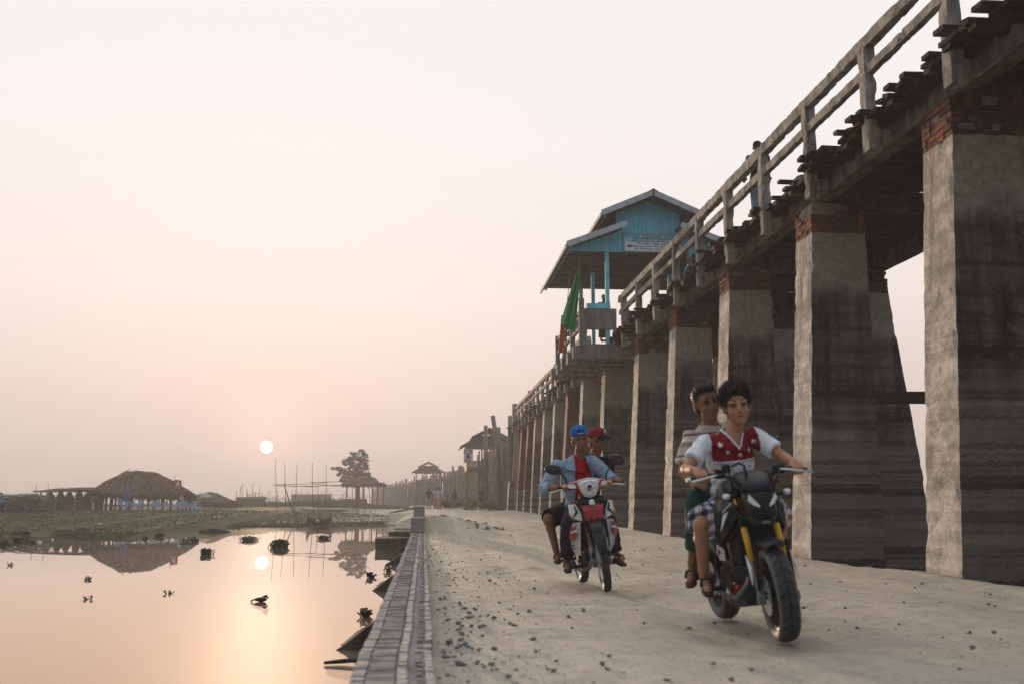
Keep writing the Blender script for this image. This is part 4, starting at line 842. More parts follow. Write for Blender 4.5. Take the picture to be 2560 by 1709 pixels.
# the straw sided shed joined on at the left
SY = 92.0; gs = gz(z1(700, 640, SY).x, SY)
shed = thing('straw_shed', (z1(720, 0, SY).x, SY, gs), 'low shed with flat roof and walls of bundled straw left of the shelter', 'shed')
m = M(); rows = []
for i in range(31):
    x = lerp(355, 1010, i/30); t = z1(x, interp(x, [(355, 447), (480, 436), (520, 440), (640, 430), (800, 428), (1010, 434)]), SY-1.6); t2 = V((t.x, SY+2.4, t.z+.25)); rows.append([t.lerp(t2, j/6)+V((0, 0, .03*noise.noise(V((i*.7, j, 2))))) for j in range(7)])
m.sheet(rows, (0, 0, -.10))
for k in range(260):
    x = rnd(355, 1010); p = z1(x, 440, SY-1.6); strand(m, p, (rnd(-.3, .3), rnd(-.2, 0), -rnd(.1, .22)), .05, V((1, 0, 0)))
m.build('roof', 'thatch', shed, fix=False)
for x in (490, 640, 800, 965, 425):
    p = z1(x, 500, SY-1.4); m = M(); m.tube([(p.x, p.y, gs-.2), (p.x, p.y, z1(x, 440, SY-1.4).z)], .055, 7); m.build('post', 'wood', shed)
for x in (530, 640, 730, 835, 925, 1040):
    m = M(); cx_ = z1(x, 560, SY-1.1); top = z1(x, 462, SY-1.1).z; bot = z1(x, 660, SY-1.1).z; mid = lerp(bot, top, .5); W_ = .95
    m.loft([[(cx_.x+W_*w_*math.cos(a_)*1.0, SY-1.1+.16*math.sin(a_), z_) for a_ in [2*PI*k/14 for k in range(14)]] for w_, z_ in ((.42, bot), (.34, lerp(bot, top, .35)), (.46, mid+.1), (.42, lerp(bot, top, .7)), (.22, lerp(bot, top, .88)), (.07, top))])
    for k in range(420):
        t = random.random(); s_ = rnd(-1, 1); z_ = lerp(bot, top, t); wd = interp(t, [(0, .46), (.35, .38), (.55, .5), (.7, .44), (.88, .24), (1, .08)])*W_; p = V((cx_.x+s_*wd, SY-1.1-.17-rnd(0, .05), z_)); strand(m, p, ((cx_.x-p.x)*.25+rnd(-.08, .08), rnd(-.03, .03), rnd(.2, .45)*random.choice((1, -1))), rnd(.015, .035), V((1, 0, 0)))
    m.build('straw_panel', 'straw', shed, fix=False)
m = M(); a = z1(480, 552, SY-1.35); b = z1(1080, 552, SY-1.35); m.tube([a, b], .03, 6); m.build('cross_pole', 'bamboo', shed)
for k, (x, yt) in enumerate(((380, 378), (505, 360))):
    p = z1(x, 640, SY-2); q = z1(x+2, yt, SY-2); m = M(); m.tube([(p.x, p.y, gz(p.x, p.y)-.2), q], [.035, .02], 6)
    tag(m.build('bamboo_pole', 'bamboo'), ('shorter' if k == 0 else 'taller')+' of two thin upright poles in front of the shed roof at its left end', 'pole', 'poles by the straw shed')
# brushwood, parasol, banner, chairs
m = M(); bx = z1(300, 640, 84)
for k in range(200):
    x = z1(rnd(60, 560), 0, 84).x; q = 1-abs((x-bx.x)/6.3)**2; z_ = gz(x, 84)+rnd(0, 1.35)*max(.15, q); a_ = rnd(-.5, .5); l_ = rnd(.8, 2.4); m.tube([(x-l_*.5, 84+rnd(-1, 1), z_-.5*l_*math.sin(a_)*.5), (x+l_*.1, 84+rnd(-1, 1), z_+rnd(-.1, .1)), (x+l_*.5, 84+rnd(-1, 1), z_+.5*l_*math.sin(a_)*.5)], [.03, .035, .02], 5, cap=False)
tag(m.build('brushwood_pile', 'wood', fix=False), 'heap of dry branches on the grass left of the straw shed', 'branches')
PY = 89.5; p = z1(1322, 660, PY); gp = gz(p.x, PY)
par = thing('folded_parasol', (p.x, PY, gp), 'closed purple parasol standing upright before the thatched shelter', 'parasol')
m = M(); t0, t1 = z1(1322, 395, PY).z, z1(1322, 560, PY).z
m.loft([[(p.x+r_*(1+.22*math.cos(6*a_))*math.cos(a_), PY+r_*(1+.22*math.cos(6*a_))*math.sin(a_), z_) for a_ in [2*PI*k/24 for k in range(24)]] for r_, z_ in ((.30, t1), (.29, lerp(t1, t0, .25)), (.20, lerp(t1, t0, .6)), (.05, t0))]); m.build('canopy', 'parasol', par, smooth=True)
m = M(); m.tube([(p.x, PY, gp-.2), (p.x, PY, t0+.1)], .025, 8); m.build('pole', 'grey', par)
BY = 88.5; a = z1(1828, 325, BY); b = z1(1900, 428, BY)
bn = thing('banner_sign', (a.x, BY, gz(a.x, BY)), 'small red banner with white print on a pole before the thatched shelter', 'banner')
m = M(); m.tube([(a.x-.03, BY, gz(a.x, BY)-.2), z1(1834, 288, BY)], [.035, .025], 7); m.build('pole', 'bamboo', bn)
m = M(); m.sheet([[(lerp(a.x, b.x, j/8), BY+.05*math.sin(j*.8+i*.3), lerp(a.z, b.z, i/8)-.06*j/8) for j in range(9)] for i in range(9)], (0, .012, 0)); cl = m.build('cloth', 'bannerr', bn, smooth=True)
m = M(); cx_, cz_ = (a.x+b.x)/2, (a.z+b.z)/2
m.prism([(cx_-.12, BY-.09, cz_-.12), (cx_+.18, BY-.09, cz_-.12), (cx_+.14, BY-.09, cz_+.04), (cx_+.17, BY-.09, cz_+.18), (cx_+.03, BY-.09, cz_+.27), (cx_-.03, BY-.09, cz_+.12), (cx_-.16, BY-.09, cz_+.06)], (0, .012, 0))
for dx, dz in ((-.2, .25), (-.18, -.27), (.12, -.3), (-.02, -.24), (.2, -.22)): m.bb((cx_+dx-.04, BY-.09, cz_+dz-.03), (cx_+dx+.04, BY-.08, cz_+dz+.03))
m.build('print', 'paper', cl)
def chair(loc, rz, label, sc=1.0):
    t = thing('plastic_chair', loc, label, 'chair', 'plastic chairs before the thatched shelter', rz)
    def b_(nm, f): m = M(); f(m); m.build(nm, 'chairb', t, world=False)
    def seat(m): m.loft([[(-.22, -.21, .42), (.22, -.21, .43), (.22, -.21, .46), (-.22, -.21, .45)], [(-.23, .2, .41), (.23, .2, .42), (.23, .2, .45), (-.23, .2, .44)]])
    def back(m):
        rows = [[(lerp(-.22, .22, j/6), .20+.10*i/5-.05*math.sin(PI*j/6), .44+.42*i/5+(.05*math.sin(PI*j/6) if i == 5 else 0)) for j in range(7)] for i in range(6)]; m.sheet(rows, (0, .025, 0))
    b_('seat', seat); b_('backrest', back)
    for sx in (-1, 1):
        b_('armrest', lambda m: m.tube([(sx*.25, -.2, .44), (sx*.27, -.2, .64), (sx*.27, .1, .66), (sx*.24, .27, .70)], .022, 6))
        for sy in (-1, 1): b_('leg', lambda m: m.tube([(sx*.21, sy*.2, .43), (sx*.26, sy*.25, -.04)], [.035, .026], 6))
    return t
first = None
CH = [(1272, 83.2), (1342, 82.6), (1428, 82.8), (1462, 84.4), (1588, 83.6), (1632, 83.0), (1700, 83.2), (1760, 84.0), (1842, 82.8), (1905, 84.4), (1972, 83.4), (2020, 84.2), (2062, 83.4)]
ORD = ['leftmost', 'second', 'third', 'fourth', 'fifth', 'sixth', 'seventh', 'eighth', 'ninth', 'tenth', 'eleventh', 'twelfth', 'rightmost']
for k, (x, Y) in enumerate(CH):
    Y += 5.0
    p = z1(x, 640, Y); loc = (p.x, Y, gz(p.x, Y)+.06); lb = ('pale blue plastic chair, %s from left in the row before the thatched shelter' % ORD[k]) if 0 < k < 12 else ('pale blue plastic chair, %s of the row before the thatched shelter' % ORD[k])
    if first is None: first = chair(loc, 2.8, lb)
    else:
        c_ = copy_tree(first); c_.matrix_world = Matrix.Translation(V(loc)) @ Matrix.Rotation(rnd(2.2, 4.2), 4, 'Z') @ Matrix.Scale(.86, 4); c_['label'] = lb
p = z1(1310, 640, 88.5); tb = thing('plastic_table', (p.x+.35, 88.4, gz(p.x, 88.4)), 'round pale plastic table among the chairs under the parasol', 'table')
m = M(); m.lathe([(0, .70), (.42, .70), (.44, .715), (.42, .73), (0, .73)], (p.x+.35, 88.4, gz(p.x, 88.4)), n=20); m.build('tabletop', 'chairb', tb)
for k in range(4):
    a_ = PI/4+k*PI/2; m = M(); q = V((p.x+.35, 88.4, gz(p.x, 88.4))); m.tube([q+V((.3*math.cos(a_), .3*math.sin(a_), .70)), q+V((.36*math.cos(a_), .36*math.sin(a_), -.05))], .03, 6); m.build('leg', 'chairb', tb)
# a second thatched hut and low sheds behind
Y2 = 118; a = z1(1975, 540, Y2); pf = [z1(x, y, Y2) for x, y in ((1970, 540), (2060, 490), (2190, 455), (2280, 470), (2400, 530), (2520, 565))]
h2 = thing('thatched_hut', (pf[2].x, Y2, gz(pf[2].x, Y2)), 'smaller low thatched hut right of the big shelter, half hidden in haze', 'hut')
thatch_roof([(q.x, q.z, gz(q.x, Y2)+.5) for q in pf], Y2, 3, 'roof', h2, 1200, .5)
m = M(); m.bb((pf[1].x, Y2-1.6, gz(pf[1].x, Y2)-.2), (pf[4].x, Y2+1.6, gz(pf[1].x, Y2)+.6)); m.build('wall', 'darkwood', h2)
m = M(); q0 = z1(2100, 520, Y2-2.4); m.sheet([[(q0.x+j*.2, Y2-2.6+.1*math.sin(j), q0.z+.1+.16*i*math.sin(j*.4+.3)) for j in range(8)] for i in range(4)], (0, .03, 0)); m.build('tarpaulin', 'paper', h2)
for nm, x0, x1, yt, yb, Y3, lb in (('low_shed', 365, 640, 632, 690, 150, 'long low hazy shed with upright poles right of the smaller hut'), ('long_shed', 895, 1290, 604, 668, 235, 'long low hazy shed behind the bamboo frame on the bank')):
    A, B = z2(x0, yt, Y3), z2(x1, yt, Y3); q = thing(nm, ((A.x+B.x)/2, Y3, gz(A.x, Y3)), lb, 'shed')
    m = M(); g0 = gz(A.x, Y3); m.loft([[(A.x, Y3-2.2, A.z-.3), (A.x, Y3, A.z), (A.x, Y3+2.2, A.z-.3), (A.x, Y3, A.z-.16)], [(B.x, Y3-2.2, B.z-.3), (B.x, Y3, B.z+.05), (B.x, Y3+2.2, B.z-.3), (B.x, Y3, B.z-.12)]]); m.build('roof', 'thatch', q)
    m = M(); m.bb((A.x+.2, Y3-1.7, g0-.3), (B.x-.2, Y3+1.7, A.z-.2)); m.build('wall', 'thatch', q)
    for k in range(9): x = lerp(A.x, B.x, (k+.5)/9+rnd(-.04, .04)); m = M(); m.tube([(x, Y3-1.9, g0-.2), (x+rnd(-.1, .1), Y3-1.9, A.z+rnd(.5, 2.0))], .04, 5); m.build('upright_pole', 'bamboo', q)
# the hut roof under the tree
Y4 = 158; pf = [z2(x, y, Y4) for x, y in ((1390, 500), (1480, 440), (1640, 425), (1710, 440), (1760, 490), (1830, 515))]
h3 = thing('tree_hut', (pf[2].x, Y4, gz(pf[2].x, Y4)), 'hazy open hut with pitched roof standing under the lone tree', 'hut')
thatch_roof([(q.x, q.z, z2(1600, 512, Y4).z) for q in pf], Y4, 3.5, 'roof', h3, 700, .3)
for x in (1440, 1530, 1600, 1690, 1740, 1800):
    for dy in (-2, 2): q = z2(x, 540, Y4+dy); m = M(); m.tube([(q.x, Y4+dy, gz(q.x, Y4)-.2), (q.x, Y4+dy, z2(1600, 505, Y4).z+.3)], .12, 7); m.build('post', 'wood', h3)
q = z2(1290, 620, Y4); m = M(); m.bb((q.x+1.5, Y4-1, gz(q.x, Y4)-.2), (q.x+5.5, Y4-.8, gz(q.x, Y4)+1.1)); m.build('wall', 'thatch', h3)
# ------------------------------------------------------------------ trees
def leaves(m, c, r, n, size, fl=.5):
    for k in range(n):
        while True:
            d = V((rnd(-1, 1), rnd(-1, 1), rnd(-1, 1)))
            if .15 < d.length < 1: break
        p = V(c)+V((d.x*r[0], d.y*r[1], d.z*r[2])); a_ = rnd(0, 6.28); u = V((math.cos(a_), math.sin(a_), rnd(-fl, fl))).normalized(); w_ = u.cross(V((rnd(-.6, .6), rnd(-.6, .6), 1))).normalized(); s_ = size*rnd(.6, 1.4); o = len(m.v)
        m.v += [p-u*s_, p+w_*s_*.45, p+u*s_, p-w_*s_*.45]; m.f.append([o, o+1, o+2, o+3]); m.mi.append(m.cur)
TY = 172; tb_ = z2(1545, 560, TY); tg = gz(tb_.x, TY)
tree = thing('lone_tree', (tb_.x, TY, tg), 'lone tree with layered ragged crown standing in haze left of the bridge', 'tree')
cr, tr = M(), M()
tops = [z2(x, y, TY) for x, y in ((1545, 600), (1550, 480), (1545, 360), (1580, 250), (1600, 180))]
tr.tube([(tops[0].x, TY, tg-.4)]+tops[1:], [.42, .34, .26, .15, .05], 9)
for (x, y, rx, ry) in ((1590, 190, 40, 18), (1530, 215, 55, 14), (1620, 225, 35, 16), (1490, 245, 45, 13), (1570, 255, 60, 16), (1440, 270, 42, 13), (1610, 280, 42, 16), (1520, 290, 62, 15), (1430, 305, 35, 12), (1590, 320, 60, 16), (1500, 335, 50, 14), (1320, 352, 45, 10), (1370, 362, 32, 12), (1630, 350, 34, 14), (1550, 365, 60, 16), (1395, 392, 38, 14), (1450, 385, 46, 18), (1590, 395, 65, 18), (1510, 410, 70, 20), (1355, 412, 24, 10), (1640, 415, 30, 12), (1430, 430, 52, 20), (1550, 440, 80, 22), (1660, 445, 28, 10), (1400, 462, 46, 18), (1480, 470, 60, 22), (1600, 470, 50, 18), (1440, 500, 50, 20), (1520, 505, 60, 20)):
    c_ = z2(x, y, TY+rnd(-1.6, 1.6)); k_ = TY/2489/3.92; [leaves(cr, V(c_)+V((rnd(-.8, .8)*rx*k_, rnd(-.8, .8)*rx*k_, rnd(-1, 1)*ry*k_*1.2)), (rx*k_*.42, rx*k_*.42, ry*k_*.75), int(rx*.95), .19, .8) for q_ in range(5)]; leaves(cr, c_, (rx*k_*1.1, rx*k_, ry*k_*1.6), int(rx*1.6), .17, 1)
    b_ = tops[1].lerp(tops[4], max(0, min(1, (480-y-40)/300))); tr.tube([b_, b_.lerp(c_, .6)+V((0, 0, -.15)), c_], [.10, .06, .03], 5)
tr.tube([tops[2], z2(1640, 300, TY), z2(1690, 255, TY)], [.09, .05, .02], 5)
cr.build('crown', 'leafd', tree, fix=False); tr.build('trunk', 'darkwood', tree, smooth=True)
m = M()
for k in range(46):
    x = onY(rnd(-900, 1010), 1250, 520).x; leaves(m, (x, 520+rnd(-40, 40), 3.0), (rnd(3, 9), 4, rnd(2, 5.0)), 110, 1.0)
tag(m.build('distant_treeline', 'leafd', fix=False), kind='stuff')
m = M()
for k in range(44):
    x = onY(rnd(-260, 118), 1250, 128).x; leaves(m, (x, 128+rnd(-3, 3), gz(x, 128)+.5), (rnd(.8, 1.6), 1.2, rnd(.6, 1.25)), 130, .17)
tag(m.build('thicket', 'leafd', fix=False), kind='stuff')
for k, (x, y, Y, s_, lb) in enumerate(((1120, 1260, 86, .7, 'low dusty shrub at the road edge below the nearer timber pavilion'), (1165, 1258, 79, .85, 'broad dusty shrub in front of the timber piles'), (1225, 1260, 75, .8, 'dusty shrub beside the foot of the last stepped pier'))):
    q = onY(x, y, Y); sh = thing('shrub', (q.x, Y, gz(q.x, Y)), lb, 'shrub', 'shrubs beside the road'); m = M()
    for j in range(9): leaves(m, (q.x+rnd(-1, 1)*s_, Y+rnd(-.7, .7), gz(q.x, Y)+rnd(.2, .8)*s_), (.6*s_, .6*s_, .4*s_), 90, .10, 1)
    m.build('foliage', 'tall', sh, fix=False); m = M()
    for j in range(6): m.tube([(q.x, Y, gz(q.x, Y)-.1), (q.x+rnd(-.8, .8)*s_, Y+rnd(-.4, .4), gz(q.x, Y)+rnd(.5, 1.1)*s_)], [.025, .01], 5)
    m.build('stem', 'wood', sh)
# ------------------------------------------------------------------ bamboo frame on the bank
FY = 101.0
fr = thing('bamboo_scaffold', (z2(1150, 740, FY).x, FY, .4), 'open frame of thin bamboo poles and cross poles on the grassy bank', 'frame')
def pole(x0, y0, x1, y1, r_=.035, dy=0, down=True):
    a, b = z2(x0, y0, FY+dy), z2(x1, y1, FY+dy)
    if down: a = V((a.x, a.y, gz(a.x, a.y)-.2))
    m = M(); c_ = a.lerp(b, .5)+V((rnd(-.06, .06), 0, 0)); m.tube([a, c_, b], [r_, r_*.9, r_*.6], 7); m.build('pole', 'bamboo', fr, smooth=True)
for q in ((757, 745, 741, 256), (843, 745, 830, 293), (925, 700, 951, 303), (1113, 740, 1101, 290), (1226, 700, 1236, 306), (1158, 690, 1155, 515), (1502, 740, 1494, 375), (1535, 740, 1537, 330), (1553, 740, 1555, 350), (1616, 735, 1608, 460), (1672, 725, 1646, 470)): pole(*q, dy=rnd(-.8, .8))
pole(925, 730, 820, 500, .075)
for q in ((712, 514, 1110, 500), (745, 520, 1150, 533), (905, 528, 1550, 515), (1080, 488, 1250, 494), (1100, 502, 1380, 530), (1110, 490, 1650, 470), (1240, 520, 1540, 510), (1490, 455, 1535, 515)): pole(*q, r_=.032, dy=rnd(-.6, .6), down=False)
# ------------------------------------------------------------------ boat drawn up on the shore
BY_ = 72.0; a, b = z2(1050, 800, BY_), z2(1295, 835, BY_); bz = gz((a.x+b.x)/2, BY_)
bt = thing('rowing_boat', ((a.x+b.x)/2, BY_, bz), 'old wooden rowing boat drawn up on the grassy shore', 'boat')
Lb = b.x-a.x; secs, ins = [], []
for i in range(15):
    t = i/14; hw_ = .52*math.sin(PI*min(1, .08+t*.92))**.6; sh = bz+.36+.24*(2*t-1)**4+(.35 if t < .12 else 0)*(1-t/.12); x = lerp(a.x, b.x, t); kz = bz+.02+.20*(2*t-1)**4
    secs.append([(x, BY_-hw_, sh), (x, BY_-hw_*.75, lerp(kz, sh, .45)), (x, BY_-hw_*.25, kz), (x, BY_+hw_*.25, kz), (x, BY_+hw_*.75, lerp(kz, sh, .45)), (x, BY_+hw_, sh)])
m = M(); m.sheet(secs, (0, 0, .045)); m.build('hull', 'wood', bt, smooth=True, fix=False)
for t in (.3, .52, .74): m = M(); x = lerp(a.x, b.x, t); m.bb((x-.12, BY_-.45, bz+.36), (x+.12, BY_+.45, bz+.40)); m.build('thwart', 'wood', bt)
m = M(); m.tube([(b.x-.1, BY_-.3, bz-.2), (b.x-.05, BY_-.3, bz+.95)], .05, 6); m.build('mooring_stake', 'wood', bt)
m = M()
for s in (-1, 1): m.tube([(lerp(a.x, b.x, t), BY_+s*.53*math.sin(PI*min(1, .08+t*.92))**.6, bz+.40+.24*(2*t-1)**4) for t in [i/14 for i in range(15)]], .03, 6)
m.build('gunwale', 'wood', bt, smooth=True)
# ------------------------------------------------------------------ floating plants
def hyacinth(px, py, wpx, label, tall=1.0, dens=1.0):
    c_ = onZ(px, py, WZ); dist = c_.length; w_ = wpx*dist/2489/2
    m = M(); n = int(min(900, max(10, 120*dens*(w_/.28)**1.5))); hs_ = min(1, .25+w_/.35)
    asp = .8
    seeds = [(rnd(-.75, .75), rnd(-.5, .5), rnd(.3, .6)) for k in range(5 if w_ > .16 else 1)]
    for k in range(n):
        sx, sy, sr = random.choice(seeds); x = (sx+random.gauss(0, sr*.45))*w_; y = (sy+random.gauss(0, sr*.5))*w_*asp
        if abs(x) > w_*1.15: continue
        h_ = rnd(.02, .15)*tall*hs_*(1-.5*min(1, abs(x)/w_)); p = c_+V((x, y, 0)); t_ = p+V((rnd(-.06, .06), rnd(-.06, .06), h_)); m.tube([p+V((0, 0, -.03)), t_], [.010, .006], 4, cap=False)
        a_ = rnd(0, 6.28); u = V((math.cos(a_), math.sin(a_), rnd(.1, 1.1))).normalized(); v_ = u.cross(V((0, 0, 1))).normalized(); r_ = rnd(.03, .06)*min(1, .45+w_/.4)
        ring = [t_+u*r_*(1+math.cos(q))+v_*r_*.9*math.sin(q) for q in [2*PI*j/7 for j in range(7)]]; m.add(ring, [list(range(7))])
    tag(m.build('water_hyacinth', 'hyac', fix=False), label, 'floating plant', 'floating plants on the pond')
for q in ((535, 1330, 72, 'long ragged raft of water hyacinth off the bank left of the sun'), (624, 1350, 48, 'mid sized flat clump of water hyacinth above the sun reflection'), (699, 1367, 54, 'biggest round leafy clump of water hyacinth beside the sun reflection', 1.6, 1.9), (810, 1346, 30, 'small neat clump of water hyacinth between the pole reflections'), (513, 1385, 40, 'dark spreading clump of water hyacinth right of the roof reflection'), (474, 1353, 42, 'low dark raft of hyacinth at the right tip of the roof reflection'), (402, 1341, 30, 'clump of hyacinth within the chair reflections'), (360, 1346, 18, 'tiny clump of hyacinth left of the chair reflections'), (196, 1331, 54, 'dark bushy hyacinth clump at the waterline before the straw shed', 1.5, 1.6), (57, 1353, 36, 'hyacinth clump under the reflection of the crouching person', 1.2), (50, 1338, 44, 'broad dark hyacinth clump at the far left waterline', 1.3), (90, 1356, 18, 'small hyacinth sprig right of the far left clumps'), (8, 1361, 22, 'hyacinth clump cut by the left edge of the picture', 1.2), (24, 1362, 10, 'tiny dark hyacinth speck by the left edge'), (595, 1321, 10, 'tiny hyacinth sprig near the bank below the sun'), (924, 1443, 32, 'small straggly hyacinth sprig in open water left of the middle buttress'), (969, 1428, 24, 'upright hyacinth tuft at the tip of the middle buttress', 1.6), (945, 1472, 26, 'hyacinth growing against the middle buttress', 1.4), (900, 1541, 44, 'hyacinth sprig just above the nearest buttress', 1.1), (26, 1412, 10, 'lone dark floating sprig at left below the far clumps'), (219, 1448, 9, 'tiny floating speck in open water at left, upper one'), (221, 1496, 11, 'tiny floating speck in open water at left, lower one'), (418, 1483, 9, 'tiny floating speck in the middle of the open water')): hyacinth(*q)
c_ = onZ(651, 1503, WZ); m = M(); m.loft([[(c_.x+x, c_.y+r_*math.cos(a_)*1.4, WZ+.035+r_*.7*math.sin(a_)) for a_ in [2*PI*k/8 for k in range(8)]] for x, r_ in ((-.10, .01), (-.07, .035), (0, .055), (.06, .045), (.10, .015))]); m.tube([(c_.x-.15, c_.y, WZ+.01), (c_.x-.08, c_.y, WZ+.04)], .012, 5)
m.prism([(c_.x+.02, c_.y-.03, WZ+.08), (c_.x+.09, c_.y-.03, WZ+.11), (c_.x+.13, c_.y-.02, WZ+.05)], (0, .04, 0))
tag(m.build('coconut_husk', 'darkwood', smooth=True), 'dark floating husk alone in the peach coloured water', 'husk')
for k, (x, y, w_) in enumerate(((250, 1308, 7), (712, 1303, 5), (794, 1301, 9), (170, 1289, 7))):
    q = onZ(x, y, 0); 
    for it in range(4): q = onZ(x, y, gz(q.x, q.y)+.05)
    m = M(); rr = w_*q.length/2489/2; m.ball(q, (rr, rr*.6, rr*.5), None, 8, 6)
    for i in range(len(m.v)): m.v[i] += V((rnd(-1, 1), rnd(-1, 1), rnd(-1, 1)))*rr*.25
    tag(m.build('plastic_bag', 'paper'), ('crumpled white bag on the grass below the straw shed', 'crumpled white bag at the waterline below the bamboo frame', 'crumpled white bag at the waterline in front of the rowing boat', 'white scrap of litter high on the grass near the straw shed')[k], 'litter', 'litter on the bank')
# ------------------------------------------------------------------ people
def remesh(blob, name, mats, vox, it, T, parent=None, classify=None, cut=None, wrinkle=0):
    """melt overlapping solids into one continuous skin; blob is in pose space, T brings it to the object's own space"""
    me = bpy.data.meshes.new(name+'_t'); me.from_pydata([tuple(T @ v) for v in blob.v], [], blob.f)
    o = bpy.data.objects.new(name+'_t', me); COL.objects.link(o)
    md = o.modifiers.new('r', 'REMESH'); md.mode = 'VOXEL'; md.voxel_size = vox; md.use_smooth_shade = True
    if it: sm = o.modifiers.new('s', 'SMOOTH'); sm.factor = .5; sm.iterations = it
    bpy.context.view_layer.update()
    res = bpy.data.meshes.new_from_object(o.evaluated_get(bpy.context.evaluated_depsgraph_get()))
    bpy.data.objects.remove(o); bpy.data.meshes.remove(me)
    if wrinkle:
        # creases: ridges of noise stretched across the body
        nrm = [V(v.normal) for v in res.vertices]
        for v, nn in zip(res.vertices, nrm):
            q = v.co; a = 1-2*abs(noise.noise(V((q.x*6, q.y*6, q.z*11+q.y*5)))); b2 = 1-2*abs(noise.noise(V((q.x*15+3, q.y*15, q.z*22-q.x*9)))); v.co = q+nn*wrinkle*(a*.75+b2*.35-.35)
    res.name = name; res.materials.clear()
    for m in mats: res.materials.append(MT[m])
    Ti = T.inverted()
    if cut:
        b = bmesh.new(); b.from_mesh(res); bmesh.ops.delete(b, geom=[f for f in b.faces if cut(Ti @ f.calc_center_median())], context='FACES'); b.to_mesh(res); b.free()
    if classify:
        for p in res.polygons: p.material_index = classify(Ti @ p.center)
    res.polygons.foreach_set('use_smooth', [True]*len(res.polygons))
    ob = bpy.data.objects.new(name, res); COL.objects.link(ob)
    if parent is not None: ob.parent = parent
    return ob
def grip(b, G, a, Wr, s=1.0):
    G, a, Wr = V(G), V(a).normalized(), V(Wr); h = (G-Wr); h = (h-a*h.dot(a)).normalized(); n = a.cross(h)
    if n.z < 0: n = -n
    R = Matrix((a, h, n)).transposed(); pc = G+n*.027-h*.022; b.ball(pc, (.044*s, .047*s, .017*s), R); b.cap(Wr, pc-h*.02, .026*s, .027*s)
    for o, l in ((-.033, .92), (-.011, 1.06), (.011, 1.0), (.032, .82)):
        q = G+a*o; pts = [q+n*.031-h*.005, q+n*.027+h*.026*l, q-n*.006+h*.036*l, q-n*.027+h*.014*l]; 
        for u, v_ in zip(pts, pts[1:]): b.cap(u, v_, .0105*s, .0095*s, 8)
    pts = [pc-a*.036-h*.02-n*.004, G-a*.052-n*.012-h*.004, G-a*.048-n*.028+h*.018]
    for u, v_ in zip(pts, pts[1:]): b.cap(u, v_, .012*s, .0105*s, 8)
def hand(b, Wr, d, n, s=1.0):
    """a relaxed, slightly curled hand at the wrist, fingers along d, palm towards n"""
    d, n = V(d).normalized(), V(n).normalized(); n = (n-d*n.dot(d)).normalized(); a = d.cross(n); Wr = V(Wr); pc = Wr+d*.05*s
    b.ball(pc, (.047*s, .043*s, .016*s), Matrix((d, a, n)).transposed())
    for o, l in ((-.03, .060), (-.01, .072), (.010, .068), (.029, .054)):
        q = pc+a*o*s+d*.035*s; m_ = q+d*l*.55*s+n*.008*s; e = m_+d*l*.4*s+n*.022*s; b.cap(q, m_, .0098*s, .009*s, 8); b.cap(m_, e, .009*s, .0078*s, 8)
    t0 = Wr+d*.02*s-a*.034*s; t1 = t0+d*.035*s-a*.022*s+n*.012*s; b.cap(t0, t1, .0115*s, .010*s, 8); b.cap(t1, t1+d*.026*s+n*.01*s, .010*s, .0085*s, 8)
def head(b, c, f, u, s=1.0, detail=True):
    f = V(f).normalized(); u = V(u); u = (u-f*u.dot(f)).normalized(); l = u.cross(f); R = Matrix((f, l, u)).transposed(); c = V(c)
    P = lambda x, y, z: c+(f*x+l*y+u*z)*s
    b.ball(P(-.008, 0, .022), (.096*s, .075*s, .096*s), R); b.ball(P(.028, 0, -.048), (.062*s, .061*s, .066*s), R); b.ball(P(.060, 0, -.096), (.026*s, .032*s, .020*s), R)
    for e in (-1, 1):
        b.ball(P(.050, e*.034, -.035), (.034*s, .031*s, .036*s), R); b.ball(P(-.012, e*.079, -.010), (.019*s, .009*s, .032*s), R)
        if detail: b.ball(P(.076, e*.030, .020), (.021*s, .029*s, .011*s), R); b.ball(P(.086, e*.013, -.040), (.010*s, .009*s, .008*s), R)
    b.cap(P(.084, 0, .012), P(.104, 0, -.034), .009*s, .0125*s, 8)
    if detail:
        b.ball(P(.083, 0, -.063), (.010*s, .023*s, .006*s), R); b.ball(P(.081, 0, -.075), (.010*s, .019*s, .007*s), R)
    return P, R
def face(par, P, R, s, T, smile=0.0):
    def blob_(name, mt, f):
        m = M(); f(m); m.v = [T @ v for v in m.v]; return m.build(name, mt, par, smooth=True, world=False)
    for e in (-1, 1):
        ey = blob_('eye', 'eyew', lambda m: m.ball(P(.0760, e*.031, -.002), (.0115*s, .0135*s, .0050*s), R, 12, 8))
        blob_('iris', 'iris', lambda m: m.ball(P(.0815, e*.031, -.002), (.0070*s, .0085*s, .0050*s), R, 10, 7)).parent = ey
        blob_('eyebrow', 'hair', lambda m: m.tube([P(.087, e*.014, .024), P(.087, e*.030, .030), P(.077, e*.050, .024)], [.0050*s, .0060*s, .003*s], 6))
        blob_('eyelid', 'hair', lambda m: m.tube([P(.084, e*.016, .006), P(.0885, e*.030, .0105), P(.080, e*.046, .006)], .0022*s, 5))
    blob_('mouth', 'lip', lambda m: (m.tube([P(.078, -.025, -.067+smile), P(.0915, -.010, -.067), P(.0925, 0, -.068), P(.0915, .010, -.067), P(.078, .025, -.067+smile)], [.002*s, .0055*s, .006*s, .0055*s, .002*s], 6)))
    if smile > .004: blob_('teeth', 'eyew', lambda m: m.tube([P(.086, -.017, -.066+smile*.6), P(.0955, 0, -.0675), P(.086, .017, -.066+smile*.6)], .0035*s, 6))
